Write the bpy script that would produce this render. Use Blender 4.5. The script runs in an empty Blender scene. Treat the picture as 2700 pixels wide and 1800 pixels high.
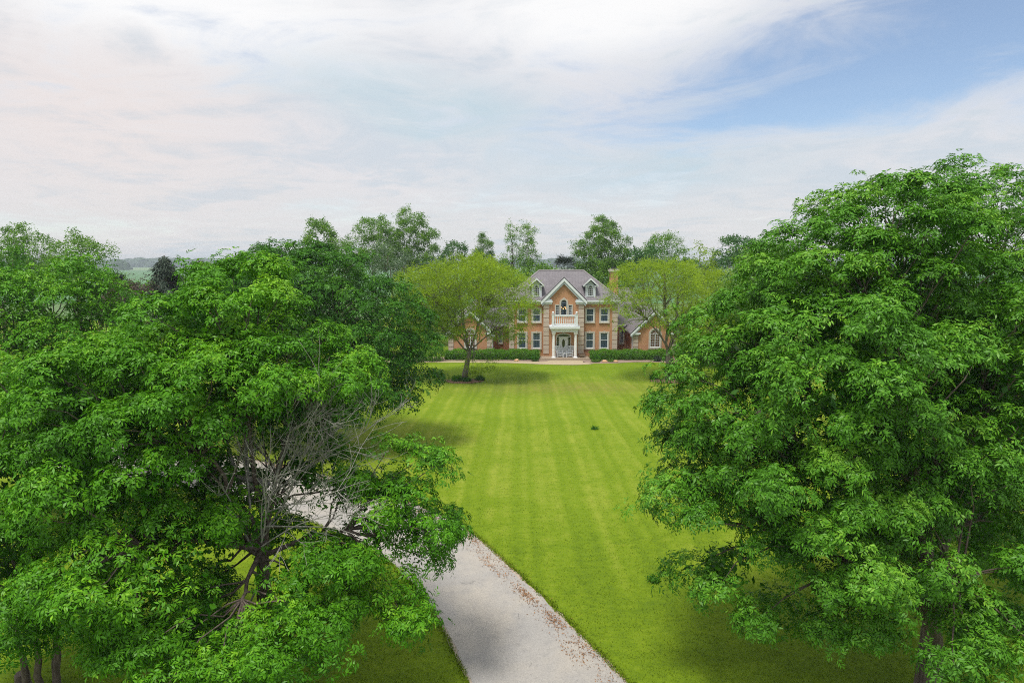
import bpy, math, random
import numpy as np
from math import radians, sin, cos, pi, atan
from mathutils import Vector, Matrix

R = np.random.default_rng(11)
random.seed(5)
S = bpy.context.scene
COL = S.collection

# ------------------------------------------------------------------ camera, sky, sun, exposure
CAM_H, PITCH, FPX = 10.0, atan(206 / 1800), 1800.0
cam_d = bpy.data.cameras.new('camera')
cam_d.sensor_width = 36.0
cam_d.lens = 24.0
cam_d.clip_start = 0.1
cam_d.clip_end = 9000
cam = bpy.data.objects.new('camera', cam_d)
COL.objects.link(cam)
cam.location = (0, 0, CAM_H)
cam.rotation_euler = (pi / 2 - PITCH, 0, 0)
S.camera = cam

SUN_EL, SUN_AZ = 67.0, 214.0         # azimuth clockwise from +Y (the way the camera looks)
SUN_POWER, SUN_ANGLE = 3.5, 14.0
SKY_STRENGTH = 0.145
S.view_settings.view_transform = 'Standard'
S.view_settings.look = 'None'
S.view_settings.gamma = 1.0
S.view_settings.exposure = 0.0
S.view_settings.use_curve_mapping = False
try:
    S.cycles.use_denoising = False
    S.cycles.denoiser = 'OPENIMAGEDENOISE'
except Exception:
    pass
S.cycles.max_bounces = 7
S.cycles.diffuse_bounces = 2
S.cycles.glossy_bounces = 3
S.cycles.transmission_bounces = 4
S.cycles.transparent_max_bounces = 8
S.cycles.volume_bounces = 0
S.cycles.pixel_filter_type = 'BLACKMAN_HARRIS'
S.cycles.filter_width = 1.05
S.cycles.sample_clamp_indirect = 6.0

sd = bpy.data.lights.new('sun', 'SUN')
sd.energy = SUN_POWER
sd.angle = radians(SUN_ANGLE)
sd.color = (1.0, 0.955, 0.88)
sun = bpy.data.objects.new('sun', sd)
COL.objects.link(sun)
az, el = radians(SUN_AZ), radians(SUN_EL)
to_sun = Vector((sin(az) * cos(el), cos(az) * cos(el), sin(el)))
sun.rotation_euler = to_sun.to_track_quat('Z', 'Y').to_euler()
sun.location = (0, 0, 60)


class NT:
    """small helper to write node trees"""
    def __init__(s, tree):
        s.t = tree
        s.n = tree.nodes
        s.l = tree.links

    def new(s, typ, **kw):
        n = s.n.new(typ)
        for k, v in kw.items():
            setattr(n, k, v)
        return n

    def put(s, sock, v):
        if hasattr(v, 'is_output'):
            s.l.new(v, sock)
        elif v is not None:
            if hasattr(sock, 'default_value') and hasattr(sock.default_value, '__len__') and not hasattr(v, '__len__'):
                v = [v] * len(sock.default_value)
            if hasattr(v, '__len__') and len(v) == 3 and sock.type == 'RGBA':
                v = (*v, 1)
            sock.default_value = v

    def m(s, op, a, b=None, c=None, clamp=False):
        n = s.new('ShaderNodeMath', operation=op, use_clamp=clamp)
        for i, v in enumerate((a, b, c)):
            if v is not None:
                s.put(n.inputs[i], v)
        return n.outputs[0]

    def mix(s, f, a, b, mode='MIX'):
        n = s.new('ShaderNodeMix', data_type='RGBA', blend_type=mode)
        n.clamp_factor = True
        s.put(n.inputs[0], f)
        s.put(n.inputs[6], a)
        s.put(n.inputs[7], b)
        return n.outputs[2]

    def noise(s, vec, scale, detail=3, rough=0.55, dist=0.0):
        n = s.new('ShaderNodeTexNoise')
        if vec is not None:
            s.l.new(vec, n.inputs['Vector'])
        n.inputs['Scale'].default_value = scale
        n.inputs['Detail'].default_value = detail
        n.inputs['Roughness'].default_value = rough
        n.inputs['Distortion'].default_value = dist
        return n.outputs['Fac']

    def ss(s, v, a, b):
        n = s.new('ShaderNodeMapRange', interpolation_type='SMOOTHSTEP')
        s.put(n.inputs[0], v)
        n.inputs[1].default_value = a
        n.inputs[2].default_value = b
        return n.outputs[0]

    def comb(s, x, y, z):
        n = s.new('ShaderNodeCombineXYZ')
        for i, v in enumerate((x, y, z)):
            s.put(n.inputs[i], v)
        return n.outputs[0]

    def sep(s, v):
        n = s.new('ShaderNodeSeparateXYZ')
        s.l.new(v, n.inputs[0])
        return n.outputs


world = bpy.data.worlds.new('World')
S.world = world
world.use_nodes = True
w = NT(world.node_tree)
w.n.clear()
wo = w.new('ShaderNodeOutputWorld')
sky = w.new('ShaderNodeTexSky', sky_type='NISHITA')
sky.sun_disc = False
sky.sun_elevation = radians(SUN_EL)
sky.sun_rotation = radians(SUN_AZ)
sky.air_density = 1.0
sky.dust_density = 0.4
sky.ozone_density = 2.5
bg1 = w.new('ShaderNodeBackground')
w.l.new(sky.outputs[0], bg1.inputs[0])
bg1.inputs[1].default_value = SKY_STRENGTH
tc = w.new('ShaderNodeTexCoord')
dx, dy, dz = w.sep(tc.outputs['Generated'])
# clouds on a high layer: direction projected on a plane, so they flatten towards the horizon
h = w.m('ADD', w.m('MAXIMUM', dz, 0.0), 0.10)
cu, cv = w.m('DIVIDE', dx, h), w.m('DIVIDE', dy, h)
cvec = w.comb(cu, cv, 0.0)
azi = w.m('ARCTAN2', dx, dy)
ele = w.m('ARCSINE', w.m('MINIMUM', w.m('MAXIMUM', dz, -1.0), 1.0))
n_big = w.noise(cvec, 0.42, 5, 0.55, 0.9)
n_fine = w.noise(cvec, 1.9, 7, 0.62, 1.3)
stv = w.comb(w.m('MULTIPLY', w.m('ADD', azi, w.m('MULTIPLY', ele, 0.9)), 3.2), w.m('MULTIPLY', w.m('SUBTRACT', ele, w.m('MULTIPLY', azi, 0.10)), 13.0), 3.7)
n_str = w.noise(stv, 1.15, 7, 0.60, 0.7)


def blob(a0, e0, ra, re, tilt=0.0):
    """smooth bump in the sky: azimuth and elevation in degrees"""
    a = w.m('SUBTRACT', azi, radians(a0))
    e = w.m('SUBTRACT', w.m('SUBTRACT', ele, radians(e0)), w.m('MULTIPLY', a, tilt))
    q = w.m('ADD', w.m('POWER', w.m('DIVIDE', a, radians(ra)), 2.0), w.m('POWER', w.m('DIVIDE', e, radians(re)), 2.0))
    return w.m('EXPONENT', w.m('MULTIPLY', q, -1.0))


wob = w.m('SUBTRACT', n_str, 0.5)
wob2 = w.m('SUBTRACT', n_fine, 0.5)
blue = blob(37, 16.0, 22, 5.6, 0.08)
blue = w.m('ADD', blue, w.m('MULTIPLY', blob(19, 11.6, 14, 2.2, 0.12), 0.62))
blue = w.m('ADD', blue, w.m('MULTIPLY', wob, 2.1))
blue = w.m('ADD', blue, w.m('MULTIPLY', wob2, 0.9))
gap = w.ss(blue, 0.02, 1.05)
gap = w.m('MULTIPLY', gap, 0.90)
# cloud colour: grey-blue thin veil, white masses, faint warm tint on the left
warm = blob(-31, 10.5, 15, 7.5)
white = w.m('ADD', w.m('ADD', blob(-26, 19.5, 15, 4.5), blob(8, 19.5, 12, 3.6, 0.03)), w.m('MULTIPLY', wob, 1.3))
white = w.m('ADD', white, w.m('MULTIPLY', wob2, 0.5))
white = w.m('ADD', white, w.m('MULTIPLY', blob(0, 60, 200, 35), 0.6))
whitef = w.ss(white, 0.05, 1.0)
veil = w.ss(w.m('ADD', w.m('ADD', blob(-8, 12.5, 11, 3.4, -0.12), w.m('MULTIPLY', blob(14, 7.5, 18, 2.6, 0.05), 0.6)), w.m('ADD', w.m('MULTIPLY', wob, 1.5), w.m('MULTIPLY', wob2, 0.5))), 0.05, 0.9)
base = w.mix(w.ss(ele, radians(-2), radians(11)), (0.75, 0.765, 0.745), (0.71, 0.75, 0.81))
base = w.mix(w.m('MULTIPLY', warm, 0.75), base, (0.90, 0.785, 0.735))
base = w.mix(w.m('MULTIPLY', veil, 1.0), base, (0.48, 0.66, 0.76))
base = w.mix(w.m('MULTIPLY', w.m('SUBTRACT', w.m('ADD', n_big, n_fine), 0.62), 0.9, clamp=True), base, (0.83, 0.80, 0.82))
base = w.mix(w.m('MULTIPLY', w.ss(w.m('ADD', w.m('MULTIPLY', n_str, 0.6), w.m('MULTIPLY', n_fine, 0.4)), 0.50, 0.36), 0.40), base, (0.50, 0.63, 0.74))
base = w.mix(w.m('MULTIPLY', w.ss(w.m('ADD', w.m('MULTIPLY', n_str, 0.5), w.m('MULTIPLY', n_fine, 0.5)), 0.52, 0.66), 0.42), base, (0.93, 0.90, 0.86))
base = w.mix(whitef, base, (0.98, 0.98, 0.985))
bg2 = w.new('ShaderNodeBackground')
w.l.new(base, bg2.inputs[0])
bg2.inputs[1].default_value = 1.0
mx = w.new('ShaderNodeMixShader')
w.l.new(gap, mx.inputs[0])
w.l.new(bg2.outputs[0], mx.inputs[1])
w.l.new(bg1.outputs[0], mx.inputs[2])
w.l.new(mx.outputs[0], wo.inputs[0])


# ------------------------------------------------------------------ placing helpers
def at(px, py, Y):
    """world point at distance Y in front of the camera, seen at pixel (px,py) of the 2700 wide photo"""
    r, u = px - 1350, 900 - py
    d = (r, FPX * cos(PITCH) + u * sin(PITCH), u * cos(PITCH) - FPX * sin(PITCH))
    t = Y / d[1]
    return np.array((d[0] * t, Y, CAM_H + d[2] * t))


def ground_at(px, py):
    r, u = px - 1350, 900 - py
    d = (r, FPX * cos(PITCH) + u * sin(PITCH), u * cos(PITCH) - FPX * sin(PITCH))
    t = -CAM_H / d[2]
    return np.array((d[0] * t, d[1] * t, 0.0))


def tag(o, label=None, cat=None, group=None, kind=None):
    if label: o['label'] = label
    if cat: o['category'] = cat
    if group: o['group'] = group
    if kind: o['kind'] = kind
    return o


def empty(name, loc, rz=0.0):
    o = bpy.data.objects.new(name, None)
    COL.objects.link(o)
    o.location = loc
    o.rotation_euler = (0, 0, rz)
    o.empty_display_size = 0.3
    return o


def link(name, me, mat=None, parent=None):
    o = bpy.data.objects.new(name, me)
    if mat and not me.materials:
        me.materials.append(mat)
    COL.objects.link(o)
    if parent is not None:
        o.parent = parent
    return o


def copy_tree(o, parent=None):
    c = o.copy()
    COL.objects.link(c)
    if parent is not None:
        c.parent = parent
    for ch in list(o.children):
        copy_tree(ch, c)
    return c


class MB:
    """collects simple solids and links them as one mesh object"""
    def __init__(s):
        s.v, s.f = [], []

    def add(s, v, f):
        o = len(s.v)
        s.v += [tuple(p) for p in v]
        s.f += [tuple(i + o for i in q) for q in f]
        return s

    def box(s, x0, x1, y0, y1, z0, z1):
        return s.add([(x0, y0, z0), (x1, y0, z0), (x1, y1, z0), (x0, y1, z0), (x0, y0, z1), (x1, y0, z1), (x1, y1, z1), (x0, y1, z1)],
                     [(0, 3, 2, 1), (4, 5, 6, 7), (0, 1, 5, 4), (1, 2, 6, 5), (2, 3, 7, 6), (3, 0, 4, 7)])

    def prism(s, pts, y0, y1):
        """outline in x,z pushed from y0 to y1"""
        n = len(pts)
        v = [(x, y0, z) for x, z in pts] + [(x, y1, z) for x, z in pts]
        f = [tuple(range(n)), tuple(range(2 * n - 1, n - 1, -1))]
        f += [(i, (i + 1) % n + 0, (i + 1) % n + n, i + n)[::-1] for i in range(n)]
        return s.add(v, f)

    def plan(s, pts, z0, z1):
        n = len(pts)
        v = [(x, y, z0) for x, y in pts] + [(x, y, z1) for x, y in pts]
        f = [tuple(range(n))[::-1], tuple(range(n, 2 * n))]
        f += [(i, (i + 1) % n, (i + 1) % n + n, i + n) for i in range(n)]
        return s.add(v, f)

    def lathe(s, prof, x=0, y=0, z=0, n=14):
        v, f = [], []
        for r, h_ in prof:
            for k in range(n):
                a = 2 * pi * k / n
                v.append((x + r * cos(a), y + r * sin(a), z + h_))
        for i in range(len(prof) - 1):
            for k in range(n):
                k2 = (k + 1) % n
                f.append((i * n + k, i * n + k2, (i + 1) * n + k2, (i + 1) * n + k))
        f.append(tuple(range(n))[::-1])
        f.append(tuple(range((len(prof) - 1) * n, len(prof) * n)))
        return s.add(v, f)

    def bar(s, a, b, r, n=6, r2=None):
        v, f = tube_arrays([a, b], [r, r if r2 is None else r2], n)
        return s.add(v.tolist(), f.tolist())

    def path(s, pts, rad, n=6):
        v, f = tube_arrays(pts, rad if hasattr(rad, '__len__') else [rad] * len(pts), n)
        return s.add(v.tolist(), f.tolist())

    def build(s, name, mat, parent=None, smooth=False, bevel=0.0):
        me = bpy.data.meshes.new(name)
        me.from_pydata(s.v, [], s.f)
        me.update()
        o = link(name, me, mat, parent)
        if smooth:
            me.polygons.foreach_set('use_smooth', [True] * len(me.polygons))
        if bevel:
            b = o.modifiers.new('bevel', 'BEVEL')
            b.width = bevel
            b.segments = 1
        return o


def tube_arrays(pts, rad, n=6):
    P = np.asarray(pts, float)
    T = np.gradient(P, axis=0)
    T /= np.linalg.norm(T, axis=1)[:, None] + 1e-9
    h_ = T[:, 2].mean()
    ref = np.broadcast_to(np.array([0.83, 0.55, 0.07]) if abs(h_) > 0.5 or len(P) > 8 else np.array([0.02, 0.05, 1.0]), P.shape)
    A = np.cross(T, ref)
    A /= np.linalg.norm(A, axis=1)[:, None] + 1e-9
    B = np.cross(T, A)
    k = np.arange(n) * 2 * pi / n
    ring = np.cos(k)[None, :, None] * A[:, None] + np.sin(k)[None, :, None] * B[:, None]
    V = (P[:, None] + ring * np.asarray(rad, float)[:, None, None]).reshape(-1, 3)
    i = np.arange(len(P) - 1)[:, None]
    j = np.arange(n)[None]
    F = np.stack([i * n + j, (i + 1) * n + j, (i + 1) * n + (j + 1) % n, i * n + (j + 1) % n], -1).reshape(-1, 4)
    return V, F


def fast_mesh(name, V, F, attr=None, smooth=False):
    """V (n,3), F (m,k) arrays to a mesh quickly; attr: dict name -> per vertex floats"""
    V = np.asarray(V, np.float32)
    F = np.asarray(F, np.int32)
    m, k = F.shape
    me = bpy.data.meshes.new(name)
    me.vertices.add(len(V))
    me.vertices.foreach_set('co', V.ravel())
    me.loops.add(m * k)
    me.loops.foreach_set('vertex_index', F.ravel())
    me.polygons.add(m)
    me.polygons.foreach_set('loop_start', np.arange(0, m * k, k, dtype=np.int32))
    me.update(calc_edges=True)
    if smooth:
        me.polygons.foreach_set('use_smooth', np.ones(m, bool))
    for a, vals in (attr or {}).items():
        at_ = me.attributes.new(a, 'FLOAT', 'POINT')
        at_.data.foreach_set('value', np.asarray(vals, np.float32))
    me.validate()
    return me


# ------------------------------------------------------------------ materials
def mat(name):
    m = bpy.data.materials.new(name)
    m.use_nodes = True
    t = NT(m.node_tree)
    b = t.n['Principled BSDF']
    return m, t, b


def plain(name, col, rough=0.6, var=0.06, scale=6.0, metal=0.0, bump=0.0):
    m, t, b = mat(name)
    tcn = t.new('ShaderNodeTexCoord')
    n = t.noise(tcn.outputs['Object'], scale, 4, 0.6)
    c = t.mix(n, tuple(c * (1 - var * 2) for c in col), tuple(min(1, c * (1 + var * 2)) for c in col))
    t.put(b.inputs['Base Color'], c)
    b.inputs['Roughness'].default_value = rough
    b.inputs['Metallic'].default_value = metal
    if bump:
        bn = t.new('ShaderNodeBump')
        bn.inputs['Strength'].default_value = bump
        bn.inputs['Distance'].default_value = 0.02
        t.l.new(n, bn.inputs['Height'])
        t.l.new(bn.outputs[0], b.inputs['Normal'])
    return m


def leaf_mat(name, dark, mid, light, rough=0.42, trans=0.30, spec=0.5, tcol=None):
    m, t, b = mat(name)
    a = t.new('ShaderNodeAttribute', attribute_name='tint')
    geo = t.new('ShaderNodeNewGeometry')
    nz = t.noise(geo.outputs['Position'], 0.55, 3, 0.6)
    f = t.m('ADD', a.outputs['Fac'], t.m('MULTIPLY', t.m('SUBTRACT', nz, 0.5), 0.7), clamp=True)
    r = t.new('ShaderNodeValToRGB')
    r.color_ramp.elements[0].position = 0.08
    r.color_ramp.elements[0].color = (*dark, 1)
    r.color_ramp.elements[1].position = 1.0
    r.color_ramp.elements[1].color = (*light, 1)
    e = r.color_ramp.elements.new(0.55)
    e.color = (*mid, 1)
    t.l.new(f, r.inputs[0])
    # paler underside, as on ash leaves
    col = t.mix(t.m('MULTIPLY', geo.outputs['Backfacing'], 0.35), r.outputs[0], tuple(min(1, c * 1.5 + 0.01) for c in mid))
    t.l.new(col, b.inputs['Base Color'])
    b.inputs['Roughness'].default_value = rough
    b.inputs['Specular IOR Level'].default_value = spec
    tr = t.new('ShaderNodeBsdfTranslucent')
    tm = t.mix(0.5, r.outputs[0], tcol or (0.13, 0.40, 0.004))
    t.l.new(tm, tr.inputs[0])
    ms = t.new('ShaderNodeMixShader')
    ms.inputs[0].default_value = trans
    t.l.new(b.outputs[0], ms.inputs[1])
    t.l.new(tr.outputs[0], ms.inputs[2])
    t.l.new(ms.outputs[0], t.n['Material Output'].inputs[0])
    return m


def bark_mat(name, c0, c1, scale=14.0):
    m, t, b = mat(name)
    geo = t.new('ShaderNodeNewGeometry')
    mp = t.new('ShaderNodeMapping')
    mp.inputs['Scale'].default_value = (1, 1, 0.22)
    t.l.new(geo.outputs['Position'], mp.inputs[0])
    n = t.noise(mp.outputs[0], scale, 5, 0.65, 0.4)
    t.put(b.inputs['Base Color'], t.mix(t.ss(n, 0.35, 0.65), c0, c1))
    b.inputs['Roughness'].default_value = 0.9
    bn = t.new('ShaderNodeBump')
    bn.inputs['Strength'].default_value = 0.8
    bn.inputs['Distance'].default_value = 0.03
    t.l.new(n, bn.inputs['Height'])
    t.l.new(bn.outputs[0], b.inputs['Normal'])
    return m


def brick_mat(name, c1, c2, mortar):
    m, t, b = mat(name)
    tcn = t.new('ShaderNodeTexCoord')
    x, y, z = t.sep(tcn.outputs['Object'])
    v = t.comb(t.m('ADD', x, y), z, 0.0)
    br = t.new('ShaderNodeTexBrick')
    t.l.new(v, br.inputs['Vector'])
    br.inputs['Scale'].default_value = 1.0
    br.inputs['Brick Width'].default_value = 0.215
    br.inputs['Row Height'].default_value = 0.075
    br.inputs['Mortar Size'].default_value = 0.008
    br.inputs['Mortar Smooth'].default_value = 0.2
    t.put(br.inputs['Color1'], c1)
    t.put(br.inputs['Color2'], c2)
    t.put(br.inputs['Mortar'], mortar)
    br.inputs['Bias'].default_value = 0.0
    n = t.noise(tcn.outputs['Object'], 0.9, 4, 0.6)
    n2 = t.noise(tcn.outputs['Object'], 9.0, 3, 0.6)
    c = t.mix(t.m('MULTIPLY', n, 0.35), br.outputs['Color'], tuple(q * 0.72 for q in c1), 'MIX')
    c = t.mix(t.m('MULTIPLY', n2, 0.30), c, tuple(min(1, q * 1.35) for q in c2))
    t.put(b.inputs['Base Color'], c)
    b.inputs['Roughness'].default_value = 0.85
    bn = t.new('ShaderNodeBump')
    bn.inputs['Strength'].default_value = 0.5
    bn.inputs['Distance'].default_value = 0.01
    t.l.new(t.m('SUBTRACT', 1.0, br.outputs['Fac']), bn.inputs['Height'])
    t.l.new(bn.outputs[0], b.inputs['Normal'])
    return m


def shingle_mat(name, c1, c2, gap_c):
    m, t, b = mat(name)
    tcn = t.new('ShaderNodeTexCoord')
    x, y, z = t.sep(tcn.outputs['Object'])
    v = t.comb(t.m('ADD', x, t.m('MULTIPLY', y, 0.9)), t.m('MULTIPLY', z, 1.6), 0.0)
    br = t.new('ShaderNodeTexBrick')
    t.l.new(v, br.inputs['Vector'])
    br.inputs['Scale'].default_value = 1.0
    br.inputs['Brick Width'].default_value = 0.32
    br.inputs['Row Height'].default_value = 0.2
    br.inputs['Mortar Size'].default_value = 0.014
    br.inputs['Mortar Smooth'].default_value = 0.6
    t.put(br.inputs['Color1'], c1)
    t.put(br.inputs['Color2'], c2)
    t.put(br.inputs['Mortar'], gap_c)
    n = t.noise(tcn.outputs['Object'], 7.0, 5, 0.75)
    n2 = t.noise(tcn.outputs['Object'], 0.5, 3, 0.6)
    c = t.mix(t.m('MULTIPLY', t.ss(n, 0.35, 0.7), 0.55), br.outputs['Color'], tuple(q * 1.45 for q in c2))
    c = t.mix(t.m('MULTIPLY', n2, 0.3), c, tuple(q * 0.7 for q in c1))
    t.put(b.inputs['Base Color'], c)
    b.inputs['Roughness'].default_value = 0.92
    bn = t.new('ShaderNodeBump')
    bn.inputs['Strength'].default_value = 0.6
    bn.inputs['Distance'].default_value = 0.02
    t.l.new(t.m('ADD', t.m('SUBTRACT', 1.0, br.outputs['Fac']), n), bn.inputs['Height'])
    t.l.new(bn.outputs[0], b.inputs['Normal'])
    return m


def glass_mat(name, base, rough=0.04, clear=0.0):
    m, t, b = mat(name)
    tcn = t.new('ShaderNodeTexCoord')
    n = t.noise(tcn.outputs['Object'], 2.5, 3, 0.6)
    t.put(b.inputs['Base Color'], t.mix(n, tuple(q * 0.7 for q in base), tuple(q * 1.3 for q in base)))
    b.inputs['Roughness'].default_value = rough
    b.inputs['Specular IOR Level'].default_value = 0.9
    bn = t.new('ShaderNodeBump')
    bn.inputs['Strength'].default_value = 0.05
    t.l.new(t.noise(tcn.outputs['Object'], 1.3, 2, 0.5), bn.inputs['Height'])
    t.l.new(bn.outputs[0], b.inputs['Normal'])
    if clear:
        tr = t.new('ShaderNodeBsdfTransparent')
        ms = t.new('ShaderNodeMixShader')
        ms.inputs[0].default_value = clear
        t.l.new(b.outputs[0], ms.inputs[1])
        t.l.new(tr.outputs[0], ms.inputs[2])
        t.l.new(ms.outputs[0], t.n['Material Output'].inputs[0])
    return m


M = {}
M['brick'] = brick_mat('brick', (0.45, 0.19, 0.082), (0.57, 0.285, 0.14), (0.48, 0.36, 0.25))
M['brick_side'] = brick_mat('brick_link', (0.46, 0.18, 0.085), (0.56, 0.25, 0.13), (0.48, 0.35, 0.25))
M['stone'] = plain('cast_stone', (0.54, 0.45, 0.37), 0.8, 0.07, 9.0, bump=0.2)
M['trimstone'] = plain('pale_trim_stone', (0.53, 0.49, 0.42), 0.8, 0.05, 9.0, bump=0.15)
M['bars'] = plain('blue_grey_glazing_bars', (0.13, 0.19, 0.26), 0.5, 0.02, 3.0)
M['white'] = plain('white_paint', (0.74, 0.78, 0.815), 0.45, 0.02, 3.0)
M['siding'] = plain('grey_white_siding', (0.50, 0.56, 0.61), 0.6, 0.03, 3.0)
M['shingle'] = shingle_mat('asphalt_shingle', (0.165, 0.152, 0.165), (0.215, 0.20, 0.212), (0.105, 0.098, 0.108))
M['ridge'] = plain('ridge_cap', (0.30, 0.275, 0.28), 0.9, 0.1, 12.0)
M['glass'] = glass_mat('window_glass', (0.022, 0.042, 0.075))
M['clear'] = glass_mat('clear_window_glass', (0.01, 0.013, 0.018), clear=0.72)
M['dark'] = plain('dark_metal', (0.03, 0.03, 0.035), 0.4, 0.1, 10.0, metal=0.4)
M['brass'] = plain('brass', (0.8, 0.52, 0.16), 0.25, 0.05, 10.0, metal=1.0)
M['concrete'] = plain('porch_concrete', (0.33, 0.26, 0.19), 0.85, 0.12, 5.0, bump=0.3)
M['walk'] = plain('tan_walkway_concrete', (0.43, 0.35, 0.23), 0.9, 0.07, 1.2, bump=0.2)
M['wicker'] = plain('weathered_wicker', (0.25, 0.20, 0.14), 0.9, 0.25, 40.0, bump=0.8)
M['rock'] = plain('orange_fieldstone', (0.58, 0.36, 0.20), 0.9, 0.2, 9.0, bump=0.6)
M['twig'] = plain('hedge_twigs', (0.045, 0.05, 0.02), 0.95, 0.3, 12.0, bump=0.6)
M['bark'] = bark_mat('ash_bark', (0.075, 0.055, 0.042), (0.17, 0.135, 0.11))
M['bark_pale'] = bark_mat('locust_bark', (0.10, 0.085, 0.07), (0.22, 0.19, 0.16))
M['deadwood'] = bark_mat('bare_grey_wood', (0.17, 0.16, 0.14), (0.38, 0.365, 0.335), 20.0)
M['ash'] = leaf_mat('ash_leaves', (0.016, 0.085, 0.002), (0.080, 0.255, 0.005), (0.32, 0.56, 0.028), rough=0.42, spec=0.20, trans=0.20)
M['ash_right'] = leaf_mat('ash_leaves_right', (0.018, 0.085, 0.004), (0.082, 0.245, 0.011), (0.32, 0.55, 0.050), rough=0.42, spec=0.24, trans=0.20)
M['maple'] = leaf_mat('round_tree_leaves', (0.010, 0.055, 0.002), (0.040, 0.150, 0.004), (0.15, 0.34, 0.014), rough=0.45, spec=0.18, trans=0.17)
M['lime'] = leaf_mat('yellow_green_leaves', (0.045, 0.11, 0.008), (0.10, 0.21, 0.015), (0.19, 0.32, 0.03))
M['locust'] = leaf_mat('honey_locust_leaves', (0.095, 0.17, 0.004), (0.22, 0.35, 0.007), (0.38, 0.52, 0.02), spec=0.15, trans=0.4, tcol=(0.35, 0.48, 0.03))
M['far_green'] = leaf_mat('far_tree_leaves', (0.055, 0.13, 0.010), (0.12, 0.245, 0.020), (0.24, 0.40, 0.045), trans=0.3, spec=0.2)
M['far_dark'] = leaf_mat('dark_tree_leaves', (0.017, 0.065, 0.014), (0.045, 0.13, 0.026), (0.10, 0.21, 0.045), trans=0.2, spec=0.3)
M['conifer'] = leaf_mat('conifer_needles', (0.010, 0.024, 0.013), (0.026, 0.050, 0.026), (0.07, 0.088, 0.03), rough=0.7, trans=0.08, tcol=(0.05, 0.08, 0.02))
M['copper'] = leaf_mat('copper_leaves', (0.030, 0.024, 0.016), (0.07, 0.050, 0.032), (0.12, 0.10, 0.05), rough=0.6, trans=0.15, tcol=(0.15, 0.08, 0.03))
M['hedge'] = leaf_mat('hedge_leaves', (0.035, 0.12, 0.004), (0.095, 0.25, 0.008), (0.22, 0.42, 0.02), trans=0.2, spec=0.3)
M['silver'] = leaf_mat('silvery_leaves', (0.04, 0.075, 0.035), (0.085, 0.14, 0.065), (0.16, 0.22, 0.11), trans=0.2)


def lawn_colour(t, pos):
    x, y, z = t.sep(pos)
    big = t.noise(pos, 0.10, 4, 0.6, 0.3)
    mid = t.noise(pos, 0.7, 5, 0.65, 0.2)
    # clippings lie across the mowing direction
    mp = t.new('ShaderNodeMapping')
    mp.inputs['Scale'].default_value = (0.55, 1.0, 1)
    t.l.new(pos, mp.inputs[0])
    fine = t.noise(mp.outputs[0], 4.5, 6, 0.75)
    tiny = t.noise(pos, 22.0, 3, 0.7)
    # mower stripes, opening out slightly towards the camera
    fan = t.m('ADD', 1.0, t.m('MULTIPLY', t.m('MAXIMUM', t.m('SUBTRACT', 62.0, y), 0.0), 0.004))
    sx = t.m('ADD', t.m('DIVIDE', t.m('SUBTRACT', x, 3.2), fan), t.m('MULTIPLY', t.m('SUBTRACT', big, 0.5), 0.8))
    stripe = t.m('SINE', t.m('MULTIPLY', sx, 2 * pi / 1.9))
    thin = t.m('SINE', t.m('MULTIPLY', sx, 2 * pi / 0.63))
    sharp = t.m('MULTIPLY', t.ss(t.m('SINE', t.m('ADD', t.m('MULTIPLY', sx, 2 * pi / 1.27), t.m('MULTIPLY', mid, 0.6))), 0.72, 1.0), 0.075)
    stripe = t.m('ADD', t.m('ADD', sharp, t.m('MULTIPLY', stripe, 0.085)), t.m('MULTIPLY', thin, 0.05))
    on = t.m('MULTIPLY', t.ss(y, 14.0, 24.0), t.m('SUBTRACT', 1.0, t.ss(y, 57.0, 66.0)))
    f = t.m('ADD', 0.50, t.m('MULTIPLY', stripe, t.m('MULTIPLY', on, t.ss(mid, 0.25, 0.6))))
    f = t.m('ADD', f, t.m('MULTIPLY', t.m('SUBTRACT', big, 0.5), 0.55))
    f = t.m('ADD', f, t.m('MULTIPLY', t.m('SUBTRACT', mid, 0.5), 0.42))
    f = t.m('ADD', f, t.m('MULTIPLY', t.m('SUBTRACT', fine, 0.5), 0.75))
    f = t.m('ADD', f, t.m('MULTIPLY', t.m('SUBTRACT', tiny, 0.5), 0.45))
    # greener close to the camera, yellower in the open middle of the lawn
    f = t.m('ADD', f, t.m('MULTIPLY', t.ss(y, 16.0, 34.0), 0.14))
    f = t.m('SUBTRACT', f, t.m('MULTIPLY', t.ss(y, 48.0, 62.0), 0.12))
    f = t.m('SUBTRACT', f, 0.06, clamp=True)
    r = t.new('ShaderNodeValToRGB')
    r.color_ramp.elements[0].position = 0.05
    r.color_ramp.elements[0].color = (0.055, 0.115, 0.006, 1)
    r.color_ramp.elements[1].position = 0.98
    r.color_ramp.elements[1].color = (0.30, 0.352, 0.042, 1)
    e = r.color_ramp.elements.new(0.50)
    e.color = (0.160, 0.248, 0.007, 1)
    t.l.new(f, r.inputs[0])
    # a dry tan band across the lawn between the two locust trees
    q = t.m('POWER', t.m('DIVIDE', t.m('SUBTRACT', y, t.m('ADD', 54.5, t.m('MULTIPLY', t.m('SUBTRACT', mid, 0.5), 5.0))), 3.0), 2.0)
    q2 = t.m('POWER', t.m('DIVIDE', t.m('SUBTRACT', x, 4.5), 8.5), 2.0)
    dry = t.m('MULTIPLY', t.m('EXPONENT', t.m('MULTIPLY', t.m('ADD', q, q2), -1.0)), t.ss(fine, 0.35, 0.68))
    c = t.mix(t.m('MULTIPLY', dry, 0.75), r.outputs[0], (0.25, 0.185, 0.065))
    return c, fine, tiny


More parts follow.
